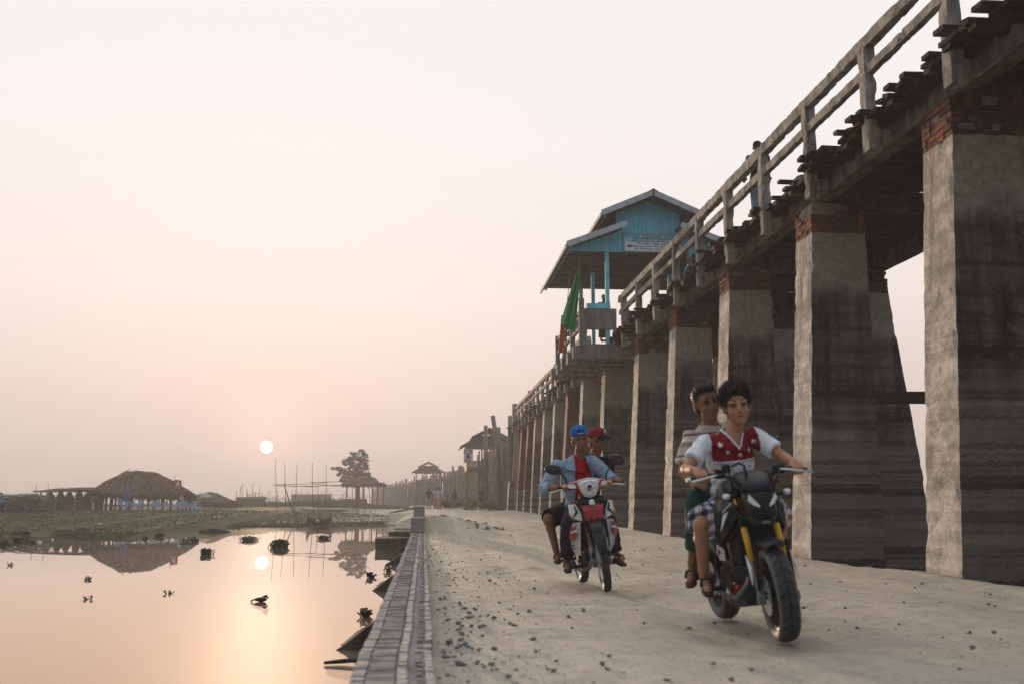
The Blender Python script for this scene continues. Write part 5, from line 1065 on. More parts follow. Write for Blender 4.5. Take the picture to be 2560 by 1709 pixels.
def hair_(par, P, R, s, T, style, vox):
    m = M()
    if style == 'fluffy':
        m.ball(P(-.022, 0, .045), (.103*s, .090*s, .100*s), R)
        rs = random.Random(3)
        for k in range(230):
            a = rs.uniform(0, 6.28); el = rs.uniform(-.12, 1.5); d = V((math.cos(a)*math.cos(el), math.sin(a)*math.cos(el), math.sin(el)))
            if d.x > .55 and d.z < .42: continue
            p = P(-.018+d.x*.100, d.y*.086, .044+d.z*.098); m.ball(p, rs.uniform(.011, .021)*s, None, 7, 5)
    elif style == 'short':
        m.ball(P(-.024, 0, .040), (.098*s, .083*s, .094*s), R); m.ball(P(.022, 0, .090), (.068*s, .068*s, .040*s), R); m.ball(P(-.05, 0, -.02), (.062*s, .074*s, .07*s), R)
    elif style == 'bun': m.ball(P(-.02, 0, .034), (.102*s, .085*s, .097*s), R); m.ball(P(-.12, 0, .03), (.045*s, .045*s, .045*s), R)
    else: m.ball(P(-.028, 0, .020), (.090*s, .081*s, .080*s), R); m.ball(P(-.045, 0, -.03), (.06*s, .076*s, .06*s), R)
    ob = remesh(m, 'hair', ['hair'], vox, 1, T, par)
    if style in ('fluffy', 'short') and vox < .01:
        rs = random.Random(5); st_ = M(); n = 2600 if style == 'fluffy' else 1500; vs = [v for v in ob.data.vertices]; k_ = .020 if style == 'fluffy' else .011
        for i in range(n):
            v = rs.choice(vs); q = V(v.co); nn = V(v.normal); d = (nn+V((rs.uniform(-1, 1), rs.uniform(-1, 1), rs.uniform(-.6, .8)))*.8).normalized(); w_ = d.cross(V((rs.uniform(-1, 1), rs.uniform(-1, 1), .3))).normalized()*.0016; l_ = k_*rs.uniform(.5, 1.2); o = len(st_.v)
            e = q+d*l_+nn*.004; m2 = q+d*l_*.6+V((rs.uniform(-1, 1), rs.uniform(-1, 1), rs.uniform(-1, 1)))*l_*.35; st_.v += [q-w_, q+w_, m2+w_, m2-w_, e]; st_.f += [[o, o+1, o+2, o+3], [o+3, o+2, o+4]]; st_.mi += [0, 0]
        st_.build('hair_strands', 'hair', ob, world=False, fix=False)
    return ob
def cap_(par, P, R, s, T, mt, turn, mark=None, tilt=0):
    ca, sa = math.cos(turn), math.sin(turn); Q = lambda x, y, z: P(-.010+(x*ca-y*sa), x*sa+y*ca, z)
    def put(m, name, mats, sm=True): m.v = [T @ v for v in m.v]; return m.build(name, mats, par, smooth=sm, world=False)
    m = M(); rows = []
    for i in range(9):
        el = i/8*PI/2; r_ = math.cos(el)**.8; rows.append([Q(.107*r_*math.cos(a), .092*r_*math.sin(a), .046+.098*math.sin(el)**.9) for a in [2*PI*k/28 for k in range(29)]])
    m.sheet(rows); rows2 = [[Q(.100*math.cos(a), .085*math.sin(a), .043) for a in [2*PI*k/28 for k in range(29)]], rows[0]]; m.sheet(rows2)
    cp = put(m, 'cap', [mt]); m = M(); rows = []
    for j in range(6):
        t = j/5; rows.append([Q((.096+.075*t*math.cos(a)**.5)*math.cos(a*(1-.12*t)), (.088+.012*t)*math.sin(a), .048-.022*t-.02*t*math.sin(a)**2) for a in [(-1+2*k/16)*1.12 for k in range(17)]])
    m.sheet(rows, T.to_3x3().inverted() @ V((0, 0, .004)) if False else (0, 0, .004)); br = put(m, 'brim', ['blackc' if mt == 'redcap' else mt]); br.parent = cp
    m = M(); m.ball(Q(0, 0, .146), .009*s, None, 8, 6); put(m, 'cap_button', [mt]).parent = cp
    if mark == 'opening':
        # strap opening at the back of a cap worn backwards, hair showing in it, and a line of stitching
        m = M(); q = [Q(-.1075*math.cos(a), .094*math.sin(a), .062+.034*math.sqrt(max(0, 1-(a/.42)**2))) for a in [-.42+.84*k/12 for k in range(13)]]; m.add(q, [list(range(13))]); put(m, 'strap_opening', ['hair']).parent = cp
        m = M(); m.tube([Q(-.1095*math.cos(a), .095*math.sin(a), .055) for a in [-.3+.6*k/8 for k in range(9)]], .003, 6); put(m, 'strap_print', ['paper']).parent = cp
    if mark == 'emblem':
        m = M()
        for k in range(3):
            a = PI/2+k*2*PI/3; c_ = Q(.1085, 0, .092); y_ = lambda yy, zz: Q(.109-.35*yy*yy-.35*max(0, zz-.07), yy, zz); m.tube([y_(0, .090), y_(.020*math.cos(a), .090+.020*math.sin(a))], [.006, .004], 6)
        m.tube([Q(.108-.3*(.022*math.cos(a))**2-.2*max(0, .022*math.sin(a)), .024*math.cos(a), .090+.024*math.sin(a)) for a in [2*PI*k/12 for k in range(13)]], .0025, 5); put(m, 'cap_emblem', ['paper']).parent = cp
    return cp
def person(J, Mx, label, skin='skinA', hair='short', shirt=None, pants=None, feet=None, vox=.0085, detail=True, hands=None, headf=(1, 0, 0), headu=(0, 0, 1), hs=1.0, group='people', smile=0, cap=None, build=1.09, skirt=None):
    """J: joints in pose space (x forward, y left, z up); Mx brings pose space to the world"""
    J = {k: V(v) for k, v in J.items()}; root = J['pelvis']; T = Matrix.Translation(-root); B = M(); g = build
    up = (J['chest']-root).normalized(); lf = V((0, 1, 0)); lf = (J['shL']-J['shR']).normalized(); lf = (lf-up*lf.dot(up)).normalized(); fw = lf.cross(up); R = Matrix((fw, lf, up)).transposed()
    sp = lambda t: root.lerp(J['chest'], t); sc = (J['chest']-root).length/.36
    def torso(b, e, low=True, k=1.0):
        if low: b.ball(sp(.06), (.100*g+e, .140*g+e, .105+e), R)
        b.ball(sp(.42), (.092*g+e*k, .125*g+e*k, .15*sc+e), R); b.ball(sp(.86), (.106*g+e, .150*g+e, .155*sc+e), R)
        b.cap(J['shR']-up*.01, J['shL']-up*.01, .052+e, .052+e); b.tube([sp(1.0)+up*.05*sc, J['neck']+up*.0], [.125*g+e, .058+e], 14)
    torso(B, 0); hc = J['head']; hu_ = V(headu).normalized()
    B.cap(J['neck']-up*.05, hc-hu_*.055*hs-V(headf).normalized()*.012, .060*g**.5, .055*g**.5)
    P, HR = head(B, hc, headf, headu, hs, detail)
    for sd in 'LR':
        sh, el, wr = J['sh'+sd], J['el'+sd], J['wr'+sd]
        B.cap(sh, el, .046*g, .036*g); B.cap(el, wr, .037*g, .025*g); B.ball(el.lerp(wr, .25), .038*g)
        hp, kn, an, to = J['hip'+sd], J['kn'+sd], J['an'+sd], J['to'+sd]
        B.cap(hp, kn, .078*g, .052*g); B.cap(kn, an, .050*g, .034*g); B.ball(kn.lerp(an, .28)-(to-an).normalized()*.012, .052*g)
        B.cap(an-V((0, 0, .035)), an.lerp(to, .55)-V((0, 0, .035)), .036, .036); B.cap(an.lerp(to, .5)-V((0, 0, .04)), to-V((0, 0, .045)), .038, .026)
        h = (hands or {}).get(sd)
        if h and h[0] == 'grip': grip(B, h[1], h[2], wr, 1.0)
        else:
            d = h[1] if h else (wr-el); n = h[2] if h else (0, 0, -1)
            hand(B, wr, d, n)
    body = remesh(B, 'person', [skin], vox, 2, T); body.matrix_world = Mx @ Matrix.Translation(root); tag(body, label, 'person', group)
    if detail: face(body, P, HR, hs, T, smile)
    if hair: hair_(body, P, HR, hs, T, hair, max(.006, vox*.8))
    if cap: cap_(body, P, HR, hs, T, *cap)
    e = .015
    if shirt:
        b = M(); torso(b, shirt.get('e', e), True, 1.25); hem = shirt.get('hem', .10)
        b.tube([sp(.35), root-up*hem*.3, root-up*hem], [.15*g, .158*g+e, .152*g+e], 18, flat=.80 if abs(fw.x) > .5 else 1.0)
        for sd in 'LR':
            sh, el, wr = J['sh'+sd], J['el'+sd], J['wr'+sd]; t = shirt['sleeve']
            if t <= 1: q = sh.lerp(el, t); b.ball(sh, .050*g+e); b.tube([sh, sh.lerp(el, t*.5), q], [.050*g+e, .047*g+e, .049*g+e], 14)
            else: b.ball(sh, .056*g+e); b.tube([sh, el], [.056*g+e, .046*g+e], 14); b.ball(el, .046*g+e); b.tube([el, el.lerp(wr, t-1)], [.046*g+e, .036*g+e], 14)
        cl, cu = shirt.get('classify'), shirt.get('cut')
        loc = lambda p: ((p-J['neck']).dot(fw), (p-J['neck']).dot(lf), (p-J['neck']).dot(up))
        remesh(b, 'shirt', shirt['mats'], vox, 2, T, body, (lambda p: cl(*loc(p))) if cl else None, (lambda p: cu(*loc(p))) if cu else None, .012 if detail else 0)
        if shirt.get('under'):
            b = M(); torso(b, .008, True); b.tube([sp(.3), root-up*.05], [.145*g, .15*g], 16); remesh(b, 'undershirt', [shirt['under']], vox, 2, T, body)
        if shirt.get('collar'):
            for s_ in (-1, 1):
                m = M(); n0 = J['neck']; c0 = n0-fw*.045+lf*s_*.045+up*.035; c1 = n0+fw*.055+lf*s_*.060-up*.010; c2 = n0+fw*.080+lf*s_*.062-up*.075; c3 = n0-fw*.03+lf*s_*.095-up*.02; c4 = n0+fw*.04+lf*s_*.100-up*.06
                m.sheet([[c0, c1, c2], [c3, c4, c2+lf*s_*.045+up*.01]], fw*.006+up*.006); m.v = [T @ v for v in m.v]; m.build('collar', shirt['collar'], body, world=False, bevel=.003)
    if pants:
        b = M(); b.ball(root, (.112*g+e, .152*g+e, .112+e), R)
        for sd in 'LR':
            hp, kn, an = J['hip'+sd], J['kn'+sd], J['an'+sd]; t = pants['to']; fl = pants.get('flare', 0)
            b.ball(hp, .085*g+e)
            if t <= 1: b.tube([hp, hp.lerp(kn, t*.6), hp.lerp(kn, t)], [.082*g+e, .074*g+e+fl*.5, .062*g+e+fl], 16)
            else: b.tube([hp, kn], [.082*g+e, .058*g+e], 16); b.ball(kn, .058*g+e); b.tube([kn, kn.lerp(an, (t-1)*.5), kn.lerp(an, t-1)], [.058*g+e, .052*g+e+fl*.4, .044*g+e+fl], 16)
        remesh(b, 'trousers' if pants['to'] > 1 else 'shorts', [pants['mat']], vox, 2, T, body, wrinkle=.013 if detail else 0)
    if skirt:
        m = M(); a0 = J['hipL'].lerp(J['hipR'], .5); an = J['anL'].lerp(J['anR'], .5)
        m.loft([[a0.lerp(an, t)+V((math.cos(a)*r_*.85, math.sin(a)*r_*1.05, 0))+V((.008*math.sin(5*a)*t, 0, 0)) for a in [2*PI*k/20 for k in range(20)]] for t, r_ in ((-.12, .145), (.1, .175), (.5, .175), (.95, .185))]); m.v = [T @ v for v in m.v]; m.build('longyi', skirt, body, smooth=True, world=False)
    if feet:
        for sd in 'LR':
            an, to = J['an'+sd], J['to'+sd]; d = (to-an); d.z = 0; d = d.normalized(); u = d.cross(V((0, 0, 1))); z_ = an.z-.082; m = M()
            outl = [(-.055, -.030), (-.065, 0), (-.055, .030), (.04, .034), (.13, .044), (.19, .030), (.205, 0), (.19, -.032), (.13, -.042), (.04, -.03)]
            tz = (to.z-an.z)/max(.05, (to-an).length); m.prism([V((an.x, an.y, z_))+d*x+u*y_+V((0, 0, tz*x)) for x, y_ in outl], (0, 0, .022)); m.v = [T @ v for v in m.v]; so = m.build('sandal', feet, body, world=False, bevel=.004)
            m = M(); q0 = V((an.x, an.y, z_+.02))
            for x in (.06, .12): m.tube([q0+d*x+u*.04, q0+d*x+u*.028+V((0, 0, .05)), q0+d*x-u*.028+V((0, 0, .05)), q0+d*x-u*.04], .009, 6)
            m.v = [T @ v for v in m.v]; m.build('strap', feet, so, world=False, smooth=True)
    return body
def standing(pel=.92, lean=0, aL=(.02, .0), aR=(.02, 0), step=.0, knee=0, h=1.0):
    """joints of a standing figure, feet at z = 0; aL / aR: (forward reach, out) of each wrist"""
    J = dict(pelvis=(0, 0, pel), chest=(lean*.36, 0, pel+.36), neck=(lean*.52, 0, pel+.52), head=(lean*.6+.02, 0, pel+.685))
    for sd, s, a in (('L', 1, aL), ('R', -1, aR)):
        J['sh'+sd] = (lean*.46, s*.175, pel+.465); J['el'+sd] = (lean*.4+a[0]*.5-.03, s*(.21+a[1]*.6), pel+.20+max(0, a[0])*.12); J['wr'+sd] = (a[0], s*(.22+a[1]), pel-.04+max(0, a[0])*.75)
        st = step*s; J['hip'+sd] = (0, s*.085, pel-.03); J['kn'+sd] = (st*.5+.02+knee, s*.095, .48); J['an'+sd] = (st-.02, s*.10, .088); J['to'+sd] = (st+.15, s*.12, .07)
    return {k: tuple(c*h for c in v) for k, v in J.items()}
def at_world(p, face_deg): return Matrix.Translation(V(p)) @ Matrix.Rotation(math.radians(face_deg), 4, 'Z')

# ------------------------------------------------------------------ motorcycles
MT['eyew'] = flat('eye_white_shaded', (.095, .068, .055), .4)  # skin-shadow tone: shade painted into the eye whites and teeth
def mk_tread(name, ax, az, k, slope, base=(.022, .027, .031), groove=(.006, .006, .007)):
    m = Mat(name, .7, .35); x, y, z = m.sep(m.obj()); a = m.math('ARCTAN2', m.math('SUBTRACT', z, az), m.math('SUBTRACT', x, ax)); ay = m.math('ABSOLUTE', y)
    f = m.math('FRACT', m.math('ADD', m.math('MULTIPLY', a, k/(2*PI)), m.math('MULTIPLY', ay, slope))); gr = m.math('MULTIPLY', m.mr(f, .40, .46), m.mr(f, .62, .56)); gr = m.math('MAXIMUM', gr, m.mr(ay, .006, .003))
    gr = m.math('MULTIPLY', gr, m.mr(ay, .058, .050)); du = m.noise(m.obj(), 14, 4)
    c = m.mix(m.mr(du, .40, .75), base, (.055, .06, .064)); c = m.mix(m.mr(ay, .044, .058), c, (.10, .09, .08)); c = m.mix(gr, c, groove); m.col(c); m.bump(m.math('SUBTRACT', 1.0, gr), .8, .008); return m.m
def superell(y, z, ry, rz, x, n=20, p=2.6):
    o = []
    for k in range(n):
        a = 2*PI*k/n; c, s = math.cos(a), math.sin(a); o.append((x, y+ry*math.copysign(abs(c)**(2/p), c), z+rz*math.copysign(abs(s)**(2/p), s)))
    return o
def wheel(par, name, ax, R, w, mt, rimr, spokes=5, disc=True, rimmat='matt', wire=0):
    def bl(m, nm, mt_, p, **k): return m.build(nm, mt_, p, world=False, **k)
    wh = M(); c = (ax[0], 0, ax[1]); h = w/2; tr = R-rimr
    prof = [(rimr, -h*.72), (rimr+tr*.35, -h*.95), (rimr+tr*.62, -h), (R-tr*.20, -h*.86), (R-tr*.05, -h*.52), (R, -h*.18), (R, h*.18), (R-tr*.05, h*.52), (R-tr*.20, h*.86), (rimr+tr*.62, h), (rimr+tr*.35, h*.95), (rimr, h*.72)]
    wh.lathe(prof, c, (0, 1, 0), 64, True); ty = bl(wh, name, mt, par, smooth=True)
    m = M(); m.lathe([(rimr+.006, -h*.75), (rimr+.008, -h*.62), (rimr-.018, -h*.5), (rimr-.024, 0), (rimr-.018, h*.5), (rimr+.008, h*.62), (rimr+.006, h*.75), (rimr-.01, h*.62), (rimr-.034, 0), (rimr-.01, -h*.62)], c, (0, 1, 0), 48, True)
    m.lathe([(.012, -h*.9), (.045, -h*.85), (.05, -h*.3), (.05, h*.3), (.045, h*.85), (.012, h*.9)], c, (0, 1, 0), 24)
    if wire:
        for k in range(wire): a = 2*PI*k/wire; s = (-1)**k; m.tube([(c[0]+.045*math.cos(a+.5*s), s*h*.6, c[2]+.045*math.sin(a+.5*s)), (c[0]+(rimr-.02)*math.cos(a), 0, c[2]+(rimr-.02)*math.sin(a))], .003, 5)
    else:
        for k in range(spokes):
            for dd in (-.13, .13):
                a = 2*PI*k/spokes+.3; m.tube([(c[0]+.04*math.cos(a), 0, c[2]+.04*math.sin(a)), (c[0]+(rimr-.02)*math.cos(a+dd), 0, c[2]+(rimr-.02)*math.sin(a+dd))], [.016, .011], 6)
    bl(m, 'rim', rimmat, ty, smooth=False)
    if disc:
        m = M(); y = -h*.95-.012; m.lathe([(.065, y-.003), (.128, y-.003), (.128, y+.003), (.065, y+.003)], c, (0, 1, 0), 36, True)
        for k in range(6): a = k*PI/3; m.tube([(c[0]+.03*math.cos(a), y, c[2]+.03*math.sin(a)), (c[0]+.07*math.cos(a), y, c[2]+.07*math.sin(a))], .006, 5)
        bl(m, 'brake_disc', 'silver', ty)
        m = M(); m.box((c[0]-.085, y-.004, c[2]+.075), (.075, .045, .06), Matrix.Rotation(.8, 3, 'Y')); bl(m, 'brake_caliper', 'gun', ty, bevel=.008)
    return ty
def bike_root(name, front, rear, label, lean=0, sc=1.0):
    f = V((front[0]-rear[0], front[1]-rear[1], 0)).normalized(); c = (V((*front, 0))+V((*rear, 0)))/2; c.z = roadz(c.y)-.012
    Mx = Matrix.Translation(c) @ Matrix.Rotation(math.atan2(f.y, f.x), 4, 'Z') @ Matrix.Rotation(math.radians(lean), 4, 'X') @ Matrix.Scale(sc, 4); return thing(name, None, label, 'motorcycle', 'motorcycles on the road', mat=Mx), Mx

def unlean(J, k):
    """the riders sit more upright than their leaning machine"""
    for n, f in (('pelvis', .6), ('chest', .8), ('neck', 1), ('head', 1.1), ('shL', .9), ('shR', .9), ('elL', .4), ('elR', .4), ('hipL', .5), ('hipR', .5)): x, y, z = J[n]; J[n] = (x, y+k*f, z)
    return J

def steer(bk, SX, p, deg, names):
    """turn the front end about the steering axis"""
    R = Matrix.Translation(p) @ Matrix.Rotation(math.radians(deg), 4, SX) @ Matrix.Translation(-p)
    for o in bk.children:
        if any(o.name.split('.')[0] == n for n in names): o.matrix_local = R
# ---- the dark street motorcycle with the yellow fork
MT['tread1'] = mk_tread('front_tread', .655, .296, 26, 9.0); MT['tread2'] = mk_tread('rear_tread', -.655, .302, 26, 9.0)
bk, BM = bike_root('motorcycle', (2.372, 6.62), (2.40, 7.93), 'black street motorcycle with yellow fork legs carrying two boys', 5.0, 1.045)
def P_(nm, mt, f, par=None, **k):
    m = M(); f(m); return m.build(nm, mt, par or bk, world=False, **k)
wheel(bk, 'front_wheel', (.655, .296), .296, .132, 'tread1', .215, 5); wheel(bk, 'rear_wheel', (-.655, .302), .302, .140, 'tread2', .215, 5, True)
SX = V((-.42, 0, .907)); fa = V((.655, 0, .296))
for s in (-1, 1):
    y = V((0, s*.108, 0)); b0 = fa+y+V((.0, 0, -.02))
    fk = P_('fork_leg', 'yellow', lambda m: m.tube([b0+SX*.25, b0+SX*.72], .0205, 16), smooth=True)
    P_('fork_slider', 'grey', lambda m: (m.tube([b0-SX*.03, b0+SX*.12, b0+SX*.255], [.022, .018, .017], 14), m.box(b0, (.06, .045, .055))), fk, smooth=False)
    for u0, u1 in ((.485, .53), (.70, .74)): P_('fork_clamp', 'matt', lambda m: m.tube([b0+SX*u0, b0+SX*u1], .026, 14), fk)
    P_('fork_guard', 'white', lambda m: m.prism([b0+SX*.30+V((.03, s*.035, 0)), b0+SX*.10+V((.035, s*.035, 0)), b0+SX*.22+V((.085, s*.03, .0))], (0, s*.006, 0)), fk)
P_('triple_clamp', 'matt', lambda m: (m.box(fa+SX*.51, (.07, .27, .05), Matrix.Rotation(-.43, 3, 'Y')), m.box(fa+SX*.735, (.08, .27, .03), Matrix.Rotation(-.43, 3, 'Y'))), bevel=.01)
# front mudguard standing clear of the tyre
def guard(m, ax, r, w, a0, a1, n=14, drop=.03):
    rows = []
    for i in range(n+1):
        a = lerp(a0, a1, i/n); k = 1-.35*abs(2*i/n-1)**3; rows.append([(ax[0]+(r-drop*abs(t)**2)*math.cos(a), t*w*k, ax[1]+(r-drop*abs(t)**2)*math.sin(a)) for t in (-1, -.85, -.5, 0, .5, .85, 1)])
    m.sheet(rows, (0, 0, .006))
P_('front_fender', 'gun', lambda m: guard(m, (.655, .296), .350, .085, 1.12, 2.35), smooth=True)
for s in (-1, 1): P_('fender_stay', 'matt', lambda m: m.tube([(.70, s*.095, .63), (.68, s*.108, .45), (.655, s*.115, .33)], .012, 6))
# headlamp mask, two slanted running lights, small main lamp
def mask(m):
    m.loft([superell(0, .80, .045, .035, .615, p=2.2), superell(0, .83, .088, .085, .585, p=2.4), superell(0, .86, .105, .12, .52, p=2.6), superell(0, .90, .10, .10, .43, p=2.6), superell(0, .91, .07, .06, .40)])
hl = P_('headlight_mask', 'black', mask, smooth=True)
P_('lower_cowl', 'gun', lambda m: m.loft([superell(0, .735, .05, .022, .60), superell(0, .765, .08, .045, .555), superell(0, .785, .085, .05, .49)]), hl, smooth=True)
for s in (-1, 1):
    P_('running_light', 'white', lambda m: m.prism([(.600, s*.030, .845), (.572, s*.088, .925), (.566, s*.098, .890), (.594, s*.046, .822)], (.012, 0, .004)), hl)
    P_('side_vane', 'gun', lambda m: m.prism([(.58, s*.045, .80), (.52, s*.108, .83), (.49, s*.11, .78), (.56, s*.06, .765)], (0, s*.012, -.004)), hl)
P_('headlight', 'lens', lambda m: m.loft([superell(0, .800, .052, .030, .606), superell(0, .80, .060, .034, .590)]), hl, smooth=True)
P_('lamp_glint', 'grey', lambda m: m.loft([superell(0, .742, .030, .014, .606), superell(0, .742, .034, .016, .585)]), hl, smooth=True)
P_('instrument_cowl', 'gun', lambda m: m.loft([superell(-.0, .955, .06, .02, .56), superell(0, .975, .115, .04, .50), superell(0, 1.005, .14, .062, .43), superell(0, 1.03, .13, .055, .365), superell(0, 1.03, .09, .03, .33)]), smooth=True)
# handlebar
HB = [(.345, -.40, 1.055), (.36, -.24, 1.075), (.385, -.10, 1.035), (.39, 0, 1.02), (.385, .10, 1.035), (.36, .24, 1.075), (.345, .40, 1.055)]
hb = P_('handlebar', 'matt', lambda m: m.tube(HB, .0125, 10), smooth=True)
for s in (-1, 1):
    P_('grip', 'rubber', lambda m: m.tube([(.358, s*.262, 1.072), (.345, s*.40, 1.055)], .0175, 12), hb, smooth=True); P_('bar_end', 'silver', lambda m: m.tube([(.346, s*.405, 1.054), (.344, s*.43, 1.051)], [.017, .015], 10), hb)
    P_('lever', 'silver', lambda m: m.tube([(.40, s*.20, 1.075), (.43, s*.27, 1.062), (.432, s*.36, 1.045), (.425, s*.415, 1.038)], [.008, .009, .008, .010], 8), hb, smooth=True)
    P_('switch_box', 'matt', lambda m: m.box((.36, s*.205, 1.075), (.06, .07, .06)), hb, bevel=.01)
P_('fluid_reservoir', 'black', lambda m: m.lathe([(0, 0), (.032, 0), (.032, .05), (.026, .06), (0, .06)], (.375, -.16, 1.075), n=16), hb)
P_('kill_switch', 'red', lambda m: m.box((.372, -.225, 1.108), (.02, .035, .012)), hb)
for k, (a, b_, c_) in enumerate((((.41, -.19, 1.06), (.50, -.10, .98), (.48, -.05, .80)), ((.40, -.17, 1.10), (.47, -.16, 1.0), (.42, -.10, .78)), ((.41, .19, 1.06), (.50, .12, .98), (.46, .06, .80)), ((.38, -.12, 1.12), (.46, -.06, 1.12), (.44, -.03, .95)))): P_('cable', 'matt', lambda m: m.tube([V(a), V(a).lerp(V(b_), .5)+V((.03, 0, .015)), V(b_), V(c_)], .008, 6), hb, smooth=True)
for s in (-1, 1):
    ts = P_('turn_signal', 'lens', lambda m: m.loft([superell(s*.205, .925, .016, .013, .495), superell(s*.205, .925, .027, .019, .47), superell(s*.205, .925, .018, .014, .44)]), smooth=True); P_('signal_stalk', 'matt', lambda m: m.tube([(.45, s*.13, .91), (.46, s*.18, .92)], .010, 6), ts)
# tank, shrouds, seat, tail
P_('fuel_tank', 'black', lambda m: m.loft([superell(0, .87, .10, .08, .33), superell(0, .91, .165, .12, .22), superell(0, .915, .17, .13, .08), superell(0, .89, .13, .11, -.06), superell(0, .85, .10, .06, -.14)]), smooth=True)
for s in (-1, 1):
    sh = P_('tank_shroud', 'gun', lambda m: m.loft([[(.47, s*.125, .80), (.46, s*.15, .85), (.44, s*.14, .88), (.44, s*.11, .82)], [(.36, s*.20, .68), (.34, s*.225, .83), (.30, s*.19, .91), (.32, s*.14, .74)], [(.20, s*.215, .60), (.15, s*.23, .80), (.12, s*.19, .90), (.16, s*.15, .66)], [(.08, s*.17, .66), (.02, s*.19, .78), (.0, s*.17, .85), (.04, s*.14, .70)]]), bevel=.012)
    P_('shroud_stripe', 'white', lambda m: m.prism([(.415, s*.19, .825), (.375, s*.213, .80), (.33, s*.226, .70), (.35, s*.222, .72)], (0, s*.006, .0)), sh); P_('shroud_stripe', 'white', lambda m: m.prism([(.44, s*.165, .88), (.42, s*.175, .87), (.375, s*.215, .815), (.395, s*.208, .835)], (0, s*.008, .002)), sh)
    P_('side_plate', 'white', lambda m: m.prism([(.16, s*.175, .565), (.05, s*.185, .60), (.02, s*.185, .54), (.08, s*.18, .49), (.15, s*.172, .49)], (0, s*.01, 0)), sh)
    P_('plate_mark', 'ink', lambda m: m.prism([(.115, s*.190, .555), (.06, s*.195, .565), (.07, s*.195, .52)], (0, s*.003, 0)), sh)
st = P_('seat', 'seatm', lambda m: m.loft([superell(0, .845, .085, .035, -.10), superell(0, .80, .12, .045, -.20), superell(0, .80, .13, .05, -.34), superell(0, .875, .10, .055, -.43), superell(0, .905, .105, .05, -.60), superell(0, .925, .07, .035, -.78)]), smooth=True)
P_('tail_cowl', 'black', lambda m: m.loft([superell(0, .78, .11, .05, -.28), superell(0, .82, .12, .05, -.48), superell(0, .87, .09, .045, -.70), superell(0, .91, .04, .03, -.86)]), smooth=True)
# frame, radiator, engine, belly pan, exhaust
P_('frame', 'matt', lambda m: [m.tube([(.36, s*.05, .88), (.18, s*.14, .68), (-.10, s*.15, .52), (-.20, s*.13, .36)], .026, 8) for s in (-1, 1)]+[m.tube([(-.12, s*.12, .62), (-.45, s*.10, .80), (-.75, s*.06, .86)], .018, 8) for s in (-1, 1)], smooth=True)
P_('radiator', 'matt', lambda m: m.box((.33, 0, .62), (.05, .26, .24), Matrix.Rotation(-.15, 3, 'Y')), bevel=.01)
P_('engine', 'engine', lambda m: (m.box((.13, 0, .55), (.20, .20, .26), Matrix.Rotation(-.4, 3, 'Y')), m.box((.0, 0, .36), (.38, .27, .22)), m.lathe([(0, -.155), (.085, -.155), (.095, -.13), (.095, .13), (.085, .155), (0, .155)], (-.04, 0, .36), (0, 1, 0), 24), m.lathe([(0, -.165), (.06, -.165), (.065, -.1), (.065, .1), (.06, .165), (0, .165)], (.12, 0, .33), (0, 1, 0), 20)), bevel=.012)
bp = P_('belly_pan', 'gun', lambda m: m.loft([[(.37, -.03, .43), (.37, .03, .43), (.36, .02, .33), (.36, -.02, .33)], [(.24, -.135, .47), (.24, .135, .47), (.25, .09, .19), (.25, -.09, .19)], [(-.04, -.165, .34), (-.04, .165, .34), (-.03, .11, .15), (-.03, -.11, .15)], [(-.28, -.14, .30), (-.28, .14, .30), (-.27, .09, .18), (-.27, -.09, .18)]]), bevel=.02)
for s in (-1, 1):
    P_('belly_stripe', 'red', lambda m: m.prism([(.275, s*.119, .33), (.20, s*.135, .335), (.06, s*.143, .245), (.10, s*.138, .245)], (0, s*.010, 0)), bp); P_('belly_stripe', 'white', lambda m: m.prism([(.20, s*.137, .342), (.12, s*.150, .352), (.02, s*.151, .265), (.055, s*.147, .248)], (0, s*.010, 0)), bp)
P_('exhaust', 'grey', lambda m: (m.tube([(.27, -.03, .45), (.30, -.08, .34), (.18, -.13, .24), (-.15, -.16, .25), (-.32, -.17, .30)], .020, 10), m.tube([(-.30, -.17, .30), (-.36, -.185, .32), (-.66, -.20, .43), (-.70, -.20, .44)], [.03, .048, .052, .04], 14)), smooth=True)
P_('swingarm', 'matt', lambda m: [m.box((-.42, s*.10, .32), (.50, .03, .06)) for s in (-1, 1)], bevel=.008)
P_('rear_hugger', 'matt', lambda m: guard(m, (-.655, .302), .335, .085, .5, 1.9), smooth=True)
P_('shock', 'grey', lambda m: m.tube([(-.22, 0, .40), (-.28, 0, .66)], .035, 10), smooth=True)
for s in (-1, 1):
    P_('footpeg', 'rubber', lambda m: m.tube([(-.14, s*.14, .285), (-.15, s*.27, .275)], .017, 8)); P_('passenger_peg', 'rubber', lambda m: m.tube([(-.43, s*.12, .345), (-.44, s*.29, .335)], .016, 8))
    P_('heel_plate', 'silver', lambda m: m.prism([(-.10, s*.155, .33), (-.16, s*.155, .40), (-.20, s*.155, .30), (-.15, s*.155, .25)], (0, s*.01, 0)))
P_('brake_pedal', 'silver', lambda m: m.tube([(-.12, -.16, .27), (.02, -.17, .25), (.05, -.21, .26)], .008, 6))

